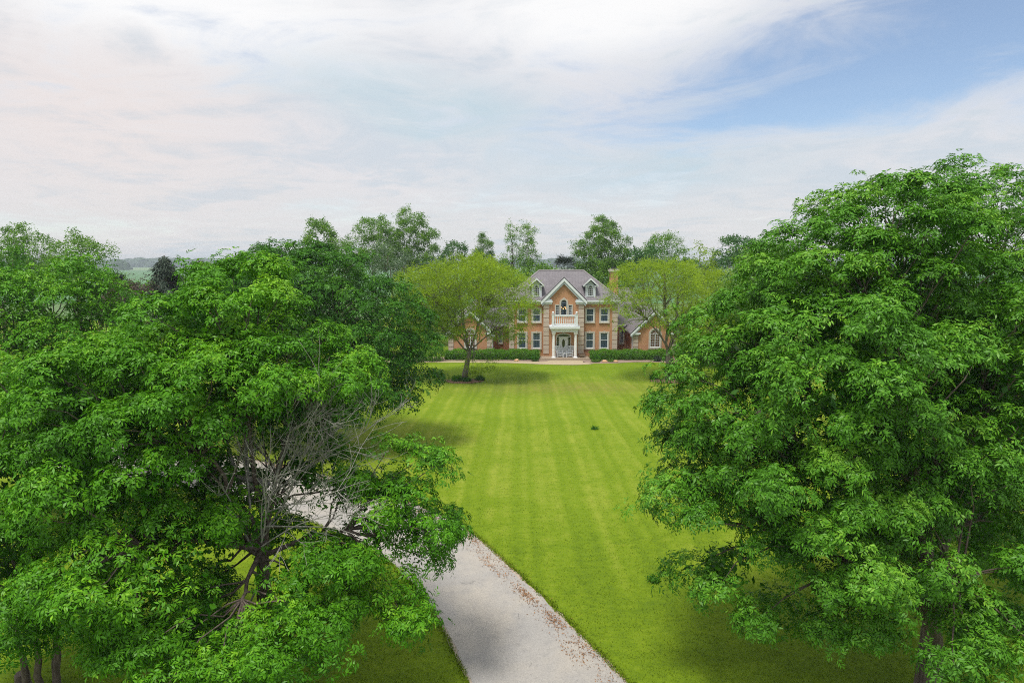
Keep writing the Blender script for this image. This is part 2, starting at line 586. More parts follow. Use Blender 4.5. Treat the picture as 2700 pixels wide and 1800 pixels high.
m, t, b = mat('lawn_grass')
geo = t.new('ShaderNodeNewGeometry')
c, fine, tiny = lawn_colour(t, geo.outputs['Position'])
t.put(b.inputs['Base Color'], c)
b.inputs['Roughness'].default_value = 0.9
b.inputs['Specular IOR Level'].default_value = 0.15
bn = t.new('ShaderNodeBump')
bn.inputs['Strength'].default_value = 0.9
bn.inputs['Distance'].default_value = 0.06
t.l.new(t.m('ADD', fine, t.m('MULTIPLY', tiny, 0.5)), bn.inputs['Height'])
t.l.new(bn.outputs[0], b.inputs['Normal'])
M['lawn'] = m

m, t, b = mat('gravel_drive')
geo = t.new('ShaderNodeNewGeometry')
P = geo.outputs['Position']
big = t.noise(P, 0.45, 5, 0.6, 0.6)
med = t.noise(P, 2.5, 5, 0.7)
fin = t.noise(P, 26.0, 4, 0.8)
c = t.mix(t.ss(big, 0.35, 0.68), (0.43, 0.395, 0.345), (0.36, 0.345, 0.325))
c = t.mix(t.m('MULTIPLY', t.ss(med, 0.45, 0.75), 0.45), c, (0.26, 0.25, 0.245))
c = t.mix(t.m('MULTIPLY', t.ss(fin, 0.42, 0.8), 0.5), c, (0.15, 0.145, 0.14))
c = t.mix(t.m('MULTIPLY', t.ss(fin, 0.5, 0.2), 0.5), c, (0.52, 0.50, 0.47))
vor = t.new('ShaderNodeTexVoronoi', feature='DISTANCE_TO_EDGE')
wr = t.new('ShaderNodeVectorMath', operation='ADD')
nc = t.new('ShaderNodeTexNoise')
nc.inputs['Scale'].default_value = 1.4
nc.inputs['Detail'].default_value = 6
t.l.new(P, nc.inputs['Vector'])
t.l.new(P, wr.inputs[0])
t.l.new(nc.outputs['Color'], wr.inputs[1])
t.l.new(wr.outputs[0], vor.inputs['Vector'])
vor.inputs['Scale'].default_value = 0.33
crack = t.m('MULTIPLY', t.m('SUBTRACT', 1.0, t.ss(vor.outputs['Distance'], 0.0, 0.012)), t.m('MULTIPLY', t.ss(med, 0.5, 0.62), 0.55))
c = t.mix(crack, c, (0.11, 0.105, 0.10))
t.put(b.inputs['Base Color'], c)
b.inputs['Roughness'].default_value = 0.95
bn = t.new('ShaderNodeBump')
bn.inputs['Strength'].default_value = 0.7
bn.inputs['Distance'].default_value = 0.02
t.l.new(fin, bn.inputs['Height'])
t.l.new(bn.outputs[0], b.inputs['Normal'])
M['drive'] = m

M['gravel_edge'] = plain('pale_gravel_edge', (0.42, 0.35, 0.28), 0.95, 0.22, 9.0, bump=0.8)
M['litter'] = plain('brown_flower_litter', (0.30, 0.15, 0.06), 0.95, 0.35, 3.0)
M['mulch'] = plain('wood_mulch', (0.19, 0.115, 0.068), 0.95, 0.35, 9.0, bump=1.0)
M['bed'] = plain('pinkish_bed_gravel', (0.30, 0.215, 0.17), 0.95, 0.25, 14.0, bump=0.8)

m, t, b = mat('farm_fields')
geo = t.new('ShaderNodeNewGeometry')
mp = t.new('ShaderNodeMapping')
mp.inputs['Scale'].default_value = (0.35, 1.0, 1)
t.l.new(geo.outputs['Position'], mp.inputs[0])
n = t.noise(mp.outputs[0], 0.004, 3, 0.5)
n2 = t.noise(geo.outputs['Position'], 0.06, 4, 0.6)
c = t.mix(t.ss(n, 0.42, 0.58), (0.085, 0.17, 0.04), (0.15, 0.22, 0.06))
c = t.mix(t.m('MULTIPLY', n2, 0.3), c, (0.11, 0.14, 0.05))
t.put(b.inputs['Base Color'], c)
b.inputs['Roughness'].default_value = 0.95
M['field'] = m

# ------------------------------------------------------------------ ground, drive, paths
me = fast_mesh('ground', [(-2300, -300, -0.03), (2300, -300, -0.03), (2300, 2400, -0.03), (-2300, 2400, -0.03)], [(0, 1, 2, 3)])
tag(link('ground', me, M['field']), kind='structure')
gx, gy = np.meshgrid(np.linspace(-95, 95, 96), np.linspace(-12, 120, 67), indexing='ij')
rise = 0.10 * np.sin(gx * 0.11 + 1) * np.sin(gy * 0.09)
edge = np.clip((60 - np.abs(gx)) / 20, 0, 1)
V = np.stack([gx, gy, np.zeros_like(gx)], -1).reshape(-1, 3)
i, j = np.meshgrid(np.arange(95), np.arange(66), indexing='ij')
F = np.stack([i * 67 + j, (i + 1) * 67 + j, (i + 1) * 67 + j + 1, i * 67 + j + 1], -1).reshape(-1, 4)
tag(link('lawn', fast_mesh('lawn', V, F, smooth=True), M['lawn']), kind='structure')


def smooth_line(pts, n):
    """Catmull-Rom through the points"""
    P = np.asarray(pts, float)
    P = np.vstack([2 * P[0] - P[1], P, 2 * P[-1] - P[-2]])
    out = []
    for k in range(1, len(P) - 2):
        for u in np.linspace(0, 1, n, endpoint=False):
            a, b_, c_, d_ = P[k - 1:k + 3]
            out.append(0.5 * ((2 * b_) + (c_ - a) * u + (2 * a - 5 * b_ + 4 * c_ - d_) * u * u + (3 * b_ - a - 3 * c_ + d_) * u ** 3))
    out.append(P[-2])
    return np.array(out)


right_edge = smooth_line([(9.0, 3.0), (5.6, 9.0), (3.7, 13.0), (2.73, 15.34), (1.91, 17.2), (0.84, 19.6), (-0.39, 22.2), (-1.50, 24.4), (-2.75, 26.1), (-4.7, 28.1), (-7.6, 30.5), (-12, 33.4), (-18, 36.2), (-30, 39.5), (-48, 43)], 14)
left_edge = smooth_line([(4.6, 1.0), (1.4, 7.5), (-0.3, 12.6), (-1.0, 15.34), (-1.42, 16.6), (-2.23, 18.8), (-3.1, 20.5), (-4.3, 22.3), (-6.1, 24.2), (-8.8, 26.4), (-12.5, 28.5), (-18, 31), (-24, 33), (-34, 35.6), (-48, 38)], 14)
jit = lambda n, a: np.convolve(R.normal(0, a, n + 4), np.ones(3) / 3, 'same')[2:-2]


def strip(name, A, B, z, matr, jitter=0.0, fill=6):
    n = len(A)
    A = A.copy()
    B = B.copy()
    if jitter:
        A[:, 0] += jit(n, jitter)
        B[:, 0] += jit(n, jitter)
    T = np.linspace(0, 1, fill + 1)[None, :, None]
    Q = A[:, None] * (1 - T) + B[:, None] * T
    V = np.concatenate([Q, np.full(Q.shape[:2] + (1,), z)], -1).reshape(-1, 3)
    i, j = np.meshgrid(np.arange(n - 1), np.arange(fill), indexing='ij')
    w_ = fill + 1
    F = np.stack([i * w_ + j, i * w_ + j + 1, (i + 1) * w_ + j + 1, (i + 1) * w_ + j], -1).reshape(-1, 4)
    return link(name, fast_mesh(name, V, F), matr)


def resample(P, n):
    d = np.r_[0, np.cumsum(np.linalg.norm(np.diff(P, axis=0), axis=1))]
    s_ = np.linspace(0, d[-1], n)
    return np.stack([np.interp(s_, d, P[:, 0]), np.interp(s_, d, P[:, 1])], -1)


RE, LE = resample(right_edge, 420), resample(left_edge, 420)
tag(strip('gravel_shoulder', LE + [-0.07, 0], RE + [0.07, 0.04], 0.006, M['gravel_edge'], 0.07), kind='structure')
tag(strip('driveway', LE, RE, 0.012, M['drive'], 0.05), kind='structure')
drive_poly = np.vstack([LE, RE[::-1]])


def inside(poly, P):
    x, y = P[:, 0], P[:, 1]
    r_ = np.zeros(len(P), bool)
    a = poly
    b_ = np.roll(poly, -1, axis=0)
    for (x0, y0), (x1, y1) in zip(a[::4], np.roll(a[::4], -1, axis=0)):
        c_ = (y0 > y) != (y1 > y)
        r_ ^= c_ & (x < (x1 - x0) * (y - y0) / (y1 - y0 + 1e-12) + x0)
    return r_


# ------------------------------------------------------------------ foliage
UP = np.array([0.0, 0.0, 1.0])


def unit(a):
    return a / (np.linalg.norm(a, axis=-1, keepdims=True) + 1e-9)


def kites(base, d, wdir, ln, wd, lift=0.25):
    """folded four-point leaflets: base (n,3), direction, width direction, length, width"""
    nrm = unit(np.cross(wdir, d))
    nrm = np.where(nrm[:, 2:3] < 0, -nrm, nrm)
    m_ = base + d * (ln * 0.45)[:, None] + nrm * (wd * lift)[:, None]
    V = np.stack([base, m_ - wdir * (wd / 2)[:, None], base + d * ln[:, None], m_ + wdir * (wd / 2)[:, None]], 1)
    return V


def ash_spray(rng, n_leaf=7, pairs=3, L=0.215, ll=0.105, lw=0.036):
    """a shoot pointing along +Z with compound leaves arching out and down around it"""
    B, D, W, LN, WD = [], [], [], [], []
    for k in range(n_leaf):
        ph = k * 2.4 + rng.uniform(-0.4, 0.4)
        rad = np.array([cos(ph), sin(ph), 0])
        side = np.array([-sin(ph), cos(ph), 0])
        h0 = 0.12 * (1 - k / n_leaf) + rng.uniform(0, 0.03)
        Lk = L * rng.uniform(0.75, 1.15)
        rise_ = rng.uniform(0.35, 1.15)
        drop = rng.uniform(0.45, 1.1)
        pos = lambda u: rad * Lk * u + UP * (h0 + Lk * (rise_ * u - drop * u * u))
        for q in range(pairs + 1):
            u = 0.38 + 0.62 * q / pairs
            tan = unit(pos(u) - pos(u - 0.05))
            for s_ in ((-1, 1) if q < pairs else (0,)):
                d = unit(tan * (0.55 if s_ else 1) + side * s_ * 0.8 - UP * rng.uniform(-0.1, 0.45) + rng.normal(0, 0.12, 3))
                B.append(pos(u)); D.append(d)
                wd_ = unit(np.cross(d, UP * 1.0 + rad * 0.5 + rng.normal(0, 0.35, 3)))
                W.append(wd_); LN.append(ll * rng.uniform(0.75, 1.15)); WD.append(lw * rng.uniform(0.8, 1.15))
    return kites(np.array(B), np.array(D), np.array(W), np.array(LN), np.array(WD))


def puff_spray(rng, n=9, size=0.3, ll=0.26, lw=0.15):
    """loose bunch of broad leaves for trees further off"""
    p = rng.normal(0, size * 0.5, (n, 3))
    d = unit(p * 0.8 + rng.normal(0, size * 0.5, (n, 3)) + [0, 0, 0.02])
    wd_ = unit(np.cross(d, UP + rng.normal(0, 0.6, (n, 3))))
    return kites(p, d, wd_, ll * rng.uniform(0.6, 1.25, n), lw * rng.uniform(0.6, 1.25, n))


def fern_spray(rng, n=11, size=0.55, ll=0.30, lw=0.05):
    """flat fan of narrow feathery leaves that hang at the tips (honey locust)"""
    a = rng.uniform(-1.5, 1.5, n)
    r_ = rng.uniform(0, size, n)
    p = np.stack([r_ * np.cos(a), r_ * np.sin(a), rng.normal(0, 0.07, n) - 0.25 * r_ ** 2], -1)
    d = unit(np.stack([np.cos(a * 1.3), np.sin(a * 1.3), -rng.uniform(0.05, 0.9, n)], -1) + rng.normal(0, 0.25, (n, 3)))
    wd_ = unit(np.cross(d, UP + rng.normal(0, 0.4, (n, 3))))
    return kites(p, d, wd_, ll * rng.uniform(0.6, 1.3, n), lw * rng.uniform(0.8, 1.5, n), 0.1)


def needle_spray(rng, n=12, size=0.5, ll=0.34, lw=0.07):
    a = rng.uniform(-0.9, 0.9, n)
    r_ = rng.uniform(0, size, n)
    p = np.stack([r_, r_ * 0.35 * np.sin(a * 2), -0.25 * r_ ** 1.5], -1)
    d = unit(np.stack([np.cos(a), np.sin(a), -rng.uniform(0.1, 0.9, n)], -1))
    wd_ = unit(np.cross(d, UP + rng.normal(0, 0.3, (n, 3))))
    return kites(p, d, wd_, ll * rng.uniform(0.6, 1.2, n), lw * rng.uniform(0.8, 1.2, n), 0.1)


LIB = {
    'ash': [ash_spray(R) for _ in range(6)],
    'ash_mid': [ash_spray(R, 6, 2, 0.30, 0.16, 0.065) for _ in range(5)],
    'puff': [puff_spray(R) for _ in range(5)],
    'puff_small': [puff_spray(R, 9, 0.24, 0.20, 0.11) for _ in range(5)],
    'puff_tiny': [puff_spray(R, 8, 0.11, 0.085, 0.05) for _ in range(5)],
    'fern': [fern_spray(R) for _ in range(6)],
    'needle': [needle_spray(R) for _ in range(5)],
    'blade': [puff_spray(R, 9, 0.12, 0.32, 0.07) for _ in range(4)],
}


def frames(axis, zmode=True):
    """rotation matrices with a random roll; zmode: local +Z lies along axis, else local +X does"""
    n = len(axis)
    z = unit(axis)
    rnd = unit(R.normal(0, 1, (n, 3)))
    if zmode:
        x = unit(np.cross(rnd, z))
        y = np.cross(z, x)
        return np.stack([x, y, z], -1)
    y = unit(np.cross(UP[None] + rnd * 0.25, z))
    return np.stack([z, y, np.cross(z, y)], -1)


def scatter(kind, pos, axis, scale, tint, zmode=True, jitter=0.12):
    """realise sprays at pos; returns vertices, quads, tint per vertex"""
    lib = LIB[kind]
    which = R.integers(0, len(lib), len(pos))
    M3 = frames(axis, zmode)
    VV, TT = [], []
    for k, sp in enumerate(lib):
        s_ = which == k
        if not s_.any():
            continue
        q = sp.reshape(-1, 3)
        v = np.einsum('nij,mj->nmi', M3[s_], q) * scale[s_][:, None, None] + pos[s_][:, None]
        VV.append(v.reshape(-1, 3))
        nl = len(sp)
        tt = tint[s_][:, None] + R.normal(0, jitter, (s_.sum(), nl))
        TT.append(np.repeat(tt.ravel(), 4))
    V = np.vstack(VV)
    T = np.concatenate(TT)
    F = np.arange(len(V)).reshape(-1, 4)
    return V, F, T


def fill_ellipsoids(ells, spacing, inner=0.0, keep=None, jitter=0.25):
    """roughly even points through a union of ellipsoids (cx,cy,cz,rx,ry,rz)"""
    E_ = np.array(ells, float)
    vol = (E_[:, 3] * E_[:, 4] * E_[:, 5])
    pts = []
    n = int(14 * sum(4.2 * vol) / spacing ** 3) + 60
    k = R.choice(len(E_), n, p=vol / vol.sum())
    u = unit(R.normal(0, 1, (n, 3))) * (R.uniform(inner ** 3, 1, n) ** (1 / 3))[:, None]
    P_ = E_[k, :3] + u * E_[k, 3:6]
    if keep is not None:
        P_ = P_[keep(P_)]
    out = np.empty((0, 3))
    for p in P_:
        if len(out) == 0 or ((out - p) ** 2).sum(1).min() > spacing ** 2:
            out = np.vstack([out, p])
    depth = np.min(np.stack([np.linalg.norm((out - e[:3]) / e[3:6], axis=1) for e in E_]), 0)
    return out, depth


def kmeans(P_, k):
    C = P_[R.choice(len(P_), k, replace=False)]
    for _ in range(8):
        lab = ((P_[:, None] - C[None]) ** 2).sum(-1).argmin(1)
        C = np.array([P_[lab == i].mean(0) if (lab == i).any() else C[i] for i in range(k)])
    return C, lab


def bend(a, b_, n=7, sag=0.15, wob=0.05):
    a, b_ = np.asarray(a, float), np.asarray(b_, float)
    t_ = np.linspace(0, 1, n)[:, None]
    L = np.linalg.norm(b_ - a)
    P_ = a + (b_ - a) * t_
    P_[:, 2:3] += L * sag * np.sin(t_ * pi) * (0.6 + 0.4 * t_)
    P_[1:-1] += R.normal(0, wob * L / n ** 0.5, (n - 2, 3))
    return P_


def tubes_mesh(name, parts):
    Vs, Fs, o = [], [], 0
    for pts, rad, n in parts:
        v, f = tube_arrays(pts, rad, n)
        Vs.append(v)
        Fs.append(f + o)
        o += len(v)
    return fast_mesh(name, np.vstack(Vs), np.vstack(Fs), smooth=True)


def tree(name, base, ells, spray, leaf, bark, label, cat, group=None, spacing=1.0, clump_r=0.75, per=16, scale=1.0, fork=0.3, trunk_r=0.25,
         limbs=6, flat=0.6, up=0.6, keep=None, zmode=True, stems=None, branch_r=0.03, out=0.8, loose_sprays=0, dens=None, tint0=0.35, sag=0.12, fork_at=None, top_tint=0.24, inner_mass=0):
    base = np.asarray(base, float)
    t_ = empty(name, tuple(base))
    tag(t_, label, cat, group)
    ells = [(*e[:3], *[max(0.35, r_ - clump_r * 0.35 * q_) for r_, q_ in zip(e[3:], (1, 1, flat))]) for e in ells]
    C, depth = fill_ellipsoids(ells, spacing, keep=keep)
    axis_xy = np.average(np.array(ells)[:, :2], axis=0)
    zc = C[:, 2].min()
    ztop = C[:, 2].max()
    ctr = np.array([axis_xy[0], axis_xy[1], zc * 0.55 + ztop * 0.45])
    # woody frame
    stems = stems or [(0.0, 0.0)]
    fz = base[2] + (zc - base[2]) * 0.75 + fork * (ztop - zc)
    lean = (axis_xy - base[:2]) * 0.35
    F0 = np.array([base[0] + lean[0], base[1] + lean[1], fz])
    if fork_at is not None:
        F0 = np.asarray(fork_at, float)
        fz = F0[2]
    parts = []
    for sx_, sy_ in stems:
        p0 = base + [sx_, sy_, -0.1]
        pts = bend(p0, F0 + [sx_ * 1.6, sy_ * 1.6, 0], 8, 0.0, 0.02)
        pts[0] = p0
        rr = trunk_r / (len(stems) ** 0.5)
        rad = np.interp(np.linspace(0, 1, 8), [0, 0.12, 0.4, 1], [rr * 1.45, rr * 1.08, rr * 0.95, rr * 0.62])
        parts.append((pts - base, rad, 12))
    link('trunk', tubes_mesh('trunk', parts), bark, t_)
    K, lab = kmeans(C, min(limbs, max(2, len(C) // 4)))
    for i_ in range(len(K)):
        mine = C[lab == i_]
        if not len(mine):
            continue
        st = F0 + [0, 0, -R.uniform(0, 0.25) * (fz - base[2]) * (0.6 if fork_at is None else 0.3)]
        goal = K[i_] - (K[i_] - st) * 0.05
        lp = bend(st, goal, 9, sag, 0.05)
        lr = np.linspace(trunk_r * 0.30, branch_r * 0.8, 9)
        pr = [(lp - base, lr, 7)]
        for c_ in mine:
            k_ = int(np.clip(np.argmin(np.linalg.norm(lp - c_, axis=1)) - 2, 1, 7))
            pr.append((bend(lp[k_], c_, 5, 0.06, 0.08) - base, np.linspace(min(branch_r * 1.5, lr[k_] * 0.7), branch_r * 0.3, 5), 4))
        link('limb', tubes_mesh('limb', pr), bark, t_)
    # foliage: domed clumps of sprays
    n_per = np.maximum(4, (per * np.clip(0.55 + 0.75 * (depth - 0.35), 0.35, 1.15) * R.uniform(0.6, 1.4, len(C)))).astype(int)
    if dens is not None:
        n_per = np.maximum(0, (n_per * dens(C))).astype(int)
    back = np.clip((C[:, 1] - (ctr[1] + 0.25 * (C[:, 1].max() - ctr[1]))) / (C[:, 1].max() - ctr[1] + 0.1), 0, 1)
    low = np.clip(1 - (C[:, 2] - C[:, 2].min()) / (C[:, 2].max() - C[:, 2].min() + 0.1), 0, 1)
    n_per = np.maximum(3, (n_per * (1 - 0.6 * np.clip(back * 2, 0, 1) * (0.3 + 0.7 * low)))).astype(int)
    idx = np.repeat(np.arange(len(C)), n_per)
    n = len(idx)
    outw = unit(C - ctr)
    u = unit(R.normal(0, 1, (n, 3)) + outw[idx] * out + UP * up)
    rr = (R.uniform(0.15, 1, n) ** 0.5)[:, None]
    cr = clump_r * R.uniform(0.75, 1.3, len(C))[idx][:, None]
    off = u * rr * cr * [1, 1, flat]
    stray = R.uniform(0, 1, n) < 0.16
    off[stray] *= 1.55
    pos = C[idx] + off - np.array([0, 0, 1.0]) * (np.linalg.norm(off[:, :2], axis=1) ** 2 / clump_r * 0.12)[:, None]
    ax = unit(u * 0.8 + UP * (1.0 if zmode else 0.1) + outw[idx] * 0.3)
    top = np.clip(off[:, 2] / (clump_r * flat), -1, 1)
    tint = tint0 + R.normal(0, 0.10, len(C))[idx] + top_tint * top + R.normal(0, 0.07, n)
    sc = scale * R.uniform(0.8, 1.2, n) * (1 + 0.75 * np.clip(0.75 - depth, 0, 0.6))[idx]
    sel = np.zeros(n, bool)
    if loose_sprays:
        dist = np.linalg.norm(pos - np.array([0, 0, CAM_H]), axis=1) - 2.0 * top
        sel[np.argsort(dist)[:loose_sprays]] = True
        lib = []
        for k, sp in enumerate(LIB[spray][:5]):
            q = sp.reshape(-1, 3)
            tv = np.repeat(tint0 + 0.12 * k / 4 + R.normal(0, 0.12, len(sp)), 4)
            me_ = fast_mesh('leaf_spray', q, np.arange(len(q)).reshape(-1, 4), {'tint': tv})
            me_.materials.append(leaf)
            lib.append(me_)
        M3 = frames(ax[sel], zmode)
        for (p_, m3, s_, k) in zip(pos[sel], M3, sc[sel], R.integers(0, 5, sel.sum())):
            o = bpy.data.objects.new('leaf_spray', lib[k])
            COL.objects.link(o)
            o.parent = t_
            mw = Matrix(((m3 * s_).tolist()[0] + [p_[0] - base[0]], (m3 * s_).tolist()[1] + [p_[1] - base[1]], (m3 * s_).tolist()[2] + [p_[2] - base[2]], [0, 0, 0, 1]))
            o.matrix_local = mw
    s2 = ~sel
    V, F, T = scatter(spray, pos[s2] - base, ax[s2], sc[s2], tint[s2], zmode)
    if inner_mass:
        # big leaves low inside each clump close the crown, shade put in their tint
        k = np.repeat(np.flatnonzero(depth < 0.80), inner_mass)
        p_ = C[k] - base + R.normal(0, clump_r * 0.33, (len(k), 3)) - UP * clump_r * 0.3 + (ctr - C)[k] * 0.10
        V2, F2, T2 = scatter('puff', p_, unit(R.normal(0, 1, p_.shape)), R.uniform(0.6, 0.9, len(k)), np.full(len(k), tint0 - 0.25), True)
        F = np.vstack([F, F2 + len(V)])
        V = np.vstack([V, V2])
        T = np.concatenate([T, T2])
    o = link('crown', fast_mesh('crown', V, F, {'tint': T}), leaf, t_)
    o['kind'] = 'stuff'
    return t_


def E(px, py, Y, rx, ry, d):
    """ellipsoid seen at (px,py), distance Y, half sizes rx, ry in photo pixels and d metres in depth"""
    c_ = at(px, py, Y)
    k = Y / FPX
    return (c_[0], c_[1], c_[2], rx * k, d, ry * k)



# ------------------------------------------------------------------ the trees
def px_of(P_):
    d = P_ - np.array([0, 0, CAM_H])
    f = d[:, 1] * cos(PITCH) - d[:, 2] * sin(PITCH)
    u = d[:, 1] * sin(PITCH) + d[:, 2] * cos(PITCH)
    return 1350 + FPX * d[:, 0] / f, 900 - FPX * u / f


def not_in_bare_part(P_):
    """the open side of the left ash, where only dead wood stands"""
    x, y = px_of(P_)
    return ~((((x - 760) / 165) ** 2 + ((y - 1225) / 135) ** 2 < 1) & (P_[:, 1] < 15.6)) & ~((np.abs(x - 668) < 40) & (y > 1480) & (y < 1640) & (P_[:, 1] < 15.5))


def not_in_fork(P_):
    """the open inside of the right ash under its crown, round the forking stems"""
    x, y = px_of(P_)
    return ~((((x - 2430) / 90) ** 2 + ((y - 1640) / 110) ** 2 < 1)) & ~((((x - 2590) / 120) ** 2 + ((y - 1400) / 110) ** 2 < 1) & (P_[:, 1] < 16.5))


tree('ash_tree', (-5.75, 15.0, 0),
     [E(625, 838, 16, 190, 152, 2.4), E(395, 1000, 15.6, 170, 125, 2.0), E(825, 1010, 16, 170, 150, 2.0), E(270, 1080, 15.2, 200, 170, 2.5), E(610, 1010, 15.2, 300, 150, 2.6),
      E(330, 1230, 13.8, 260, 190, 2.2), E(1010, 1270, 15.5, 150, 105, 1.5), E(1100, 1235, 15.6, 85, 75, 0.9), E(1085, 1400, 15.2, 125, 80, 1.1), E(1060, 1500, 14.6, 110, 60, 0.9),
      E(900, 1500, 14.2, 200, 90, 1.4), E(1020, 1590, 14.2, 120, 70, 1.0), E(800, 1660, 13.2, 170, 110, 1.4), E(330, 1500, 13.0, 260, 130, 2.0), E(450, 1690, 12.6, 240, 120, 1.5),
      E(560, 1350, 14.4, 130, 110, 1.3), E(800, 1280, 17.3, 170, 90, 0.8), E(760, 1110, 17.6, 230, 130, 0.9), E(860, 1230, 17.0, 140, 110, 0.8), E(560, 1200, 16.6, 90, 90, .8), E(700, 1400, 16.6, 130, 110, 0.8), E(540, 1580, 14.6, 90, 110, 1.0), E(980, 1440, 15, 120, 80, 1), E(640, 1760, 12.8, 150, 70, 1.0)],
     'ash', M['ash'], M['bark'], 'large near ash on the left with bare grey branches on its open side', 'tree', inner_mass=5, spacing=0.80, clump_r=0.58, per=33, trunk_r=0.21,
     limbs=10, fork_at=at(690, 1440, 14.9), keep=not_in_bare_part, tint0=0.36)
tree('ash_tree', (-10.9, 14.8, 0),
     [E(60, 1150, 15.5, 190, 190, 2.2), E(90, 1400, 14.5, 150, 150, 2.0), E(150, 1590, 13.6, 150, 90, 1.4), E(-60, 1350, 14.5, 130, 300, 2)],
     'ash', M['ash'], M['bark'], 'ash tree on several thin stems at the lower left edge, beside a cut stump', 'tree', inner_mass=5, spacing=0.82, clump_r=0.6, per=30, trunk_r=0.15,
     limbs=5, fork=0.1, stems=[(-0.28, 0.0), (0.05, -0.1), (0.25, 0.12), (0.1, 0.3)], tint0=0.34)
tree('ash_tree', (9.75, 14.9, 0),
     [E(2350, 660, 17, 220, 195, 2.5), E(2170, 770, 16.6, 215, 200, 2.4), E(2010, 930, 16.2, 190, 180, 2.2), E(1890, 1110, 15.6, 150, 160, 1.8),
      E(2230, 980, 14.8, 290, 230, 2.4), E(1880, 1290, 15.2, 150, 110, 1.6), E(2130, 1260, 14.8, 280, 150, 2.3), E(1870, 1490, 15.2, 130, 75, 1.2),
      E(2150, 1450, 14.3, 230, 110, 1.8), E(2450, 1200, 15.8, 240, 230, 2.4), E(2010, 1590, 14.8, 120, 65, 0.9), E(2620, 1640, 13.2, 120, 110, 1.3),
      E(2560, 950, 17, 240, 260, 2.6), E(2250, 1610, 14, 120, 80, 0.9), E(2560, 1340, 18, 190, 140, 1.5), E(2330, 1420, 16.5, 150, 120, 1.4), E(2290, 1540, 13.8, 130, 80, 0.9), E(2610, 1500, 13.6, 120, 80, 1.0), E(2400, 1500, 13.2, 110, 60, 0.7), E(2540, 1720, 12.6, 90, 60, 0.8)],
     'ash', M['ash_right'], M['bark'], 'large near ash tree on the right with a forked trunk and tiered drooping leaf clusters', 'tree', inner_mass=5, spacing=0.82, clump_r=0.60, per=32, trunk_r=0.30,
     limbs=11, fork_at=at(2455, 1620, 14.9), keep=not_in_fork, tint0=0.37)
tree('ash_tree', (15.8, 22.0, 0),
     [E(2600, 620, 20, 190, 190, 2.6), E(2760, 760, 20, 200, 270, 2.8), E(2650, 900, 19.5, 180, 240, 2.6), E(2700, 1150, 19.5, 160, 200, 2.4), E(2480, 760, 21, 120, 130, 1.8), E(2680, 1380, 18.8, 150, 150, 1.8)],
     'ash', M['ash_right'], M['bark'], 'tall ash tree rising behind the right ash at the photo\'s right edge', 'tree', inner_mass=5, spacing=0.95, clump_r=0.82, per=22, scale=1.1, trunk_r=0.25, limbs=7, tint0=0.38)
tree('round_tree', (-10.5, 37.5, 0),
     [E(800, 800, 37, 230, 145, 4.6), E(640, 860, 37, 150, 150, 4), E(1000, 870, 36.4, 145, 140, 3.4), E(1040, 980, 36, 120, 105, 2.8), E(880, 1010, 36, 190, 95, 3.4), E(1075, 880, 36, 80, 90, 2)],
     'ash_mid', M['maple'], M['bark'], 'broad dark green round-crowned tree between the left ash and the left locust', 'tree', inner_mass=5, spacing=1.15, clump_r=1.0, per=25, scale=1.05, trunk_r=0.3, limbs=8,
     tint0=0.28, flat=0.65)
tree('round_tree', (-19.0, 29.0, 0),
     [E(200, 790, 28, 130, 85, 2.6), E(60, 820, 27.5, 150, 100, 2.8), E(150, 930, 27, 220, 110, 3.2), E(280, 880, 28, 70, 90, 2.0), E(90, 1060, 26, 200, 120, 3), E(330, 1010, 27, 110, 110, 2.5)],
     'ash_mid', M['ash'], M['bark'], 'light green dense tree at the left edge, below the two airy oaks', 'tree', inner_mass=5, spacing=1.0, clump_r=0.95, per=34, scale=0.85, trunk_r=0.24, limbs=6, tint0=0.40)
tree('honey_locust_tree', (-4.14, 57.87, 0),
     [E(1215, 755, 58, 175, 62, 5.0), E(1120, 815, 58, 95, 62, 3.4), E(1320, 800, 57.5, 85, 72, 3.2), E(1250, 820, 57, 130, 30, 3.0), E(1265, 968, 57.5, 36, 36, 1.0), E(1345, 850, 57.5, 50, 60, 2.0), E(1215, 700, 58, 60, 25, 2.5), E(1245, 868, 56.6, 95, 26, 1.6), E(1120, 885, 57, 55, 34, 1.6)],
     'fern', M['locust'], M['bark_pale'], 'feathery yellow-green locust tree in a mulch ring on the lawn, left of the front door', 'tree', 'pair of locust trees on the lawn', spacing=1.0, clump_r=0.80, per=27, scale=0.8,
     trunk_r=0.25, limbs=8, fork_at=at(1238, 925, 58), zmode=False, flat=0.4, up=0.25, branch_r=0.045, tint0=0.5, sag=0.05)
tree('honey_locust_tree', (13.45, 57.87, 0),
     [E(1735, 750, 58, 118, 62, 4.0), E(1665, 790, 57.6, 65, 45, 2.2), E(1800, 810, 57.6, 75, 60, 2.8), E(1655, 850, 57, 40, 26, 1.2), E(1735, 838, 56.6, 70, 26, 1.4), E(1800, 868, 57.2, 45, 30, 1.4)],
     'fern', M['locust'], M['bark_pale'], 'feathery yellow-green locust tree in a mulch ring on the lawn, right of the front door', 'tree', 'pair of locust trees on the lawn', spacing=1.0, clump_r=0.80, per=24, scale=0.8,
     trunk_r=0.28, limbs=7, fork_at=at(1762, 922, 58), zmode=False, flat=0.4, up=0.25, branch_r=0.045, tint0=0.5, sag=0.05)


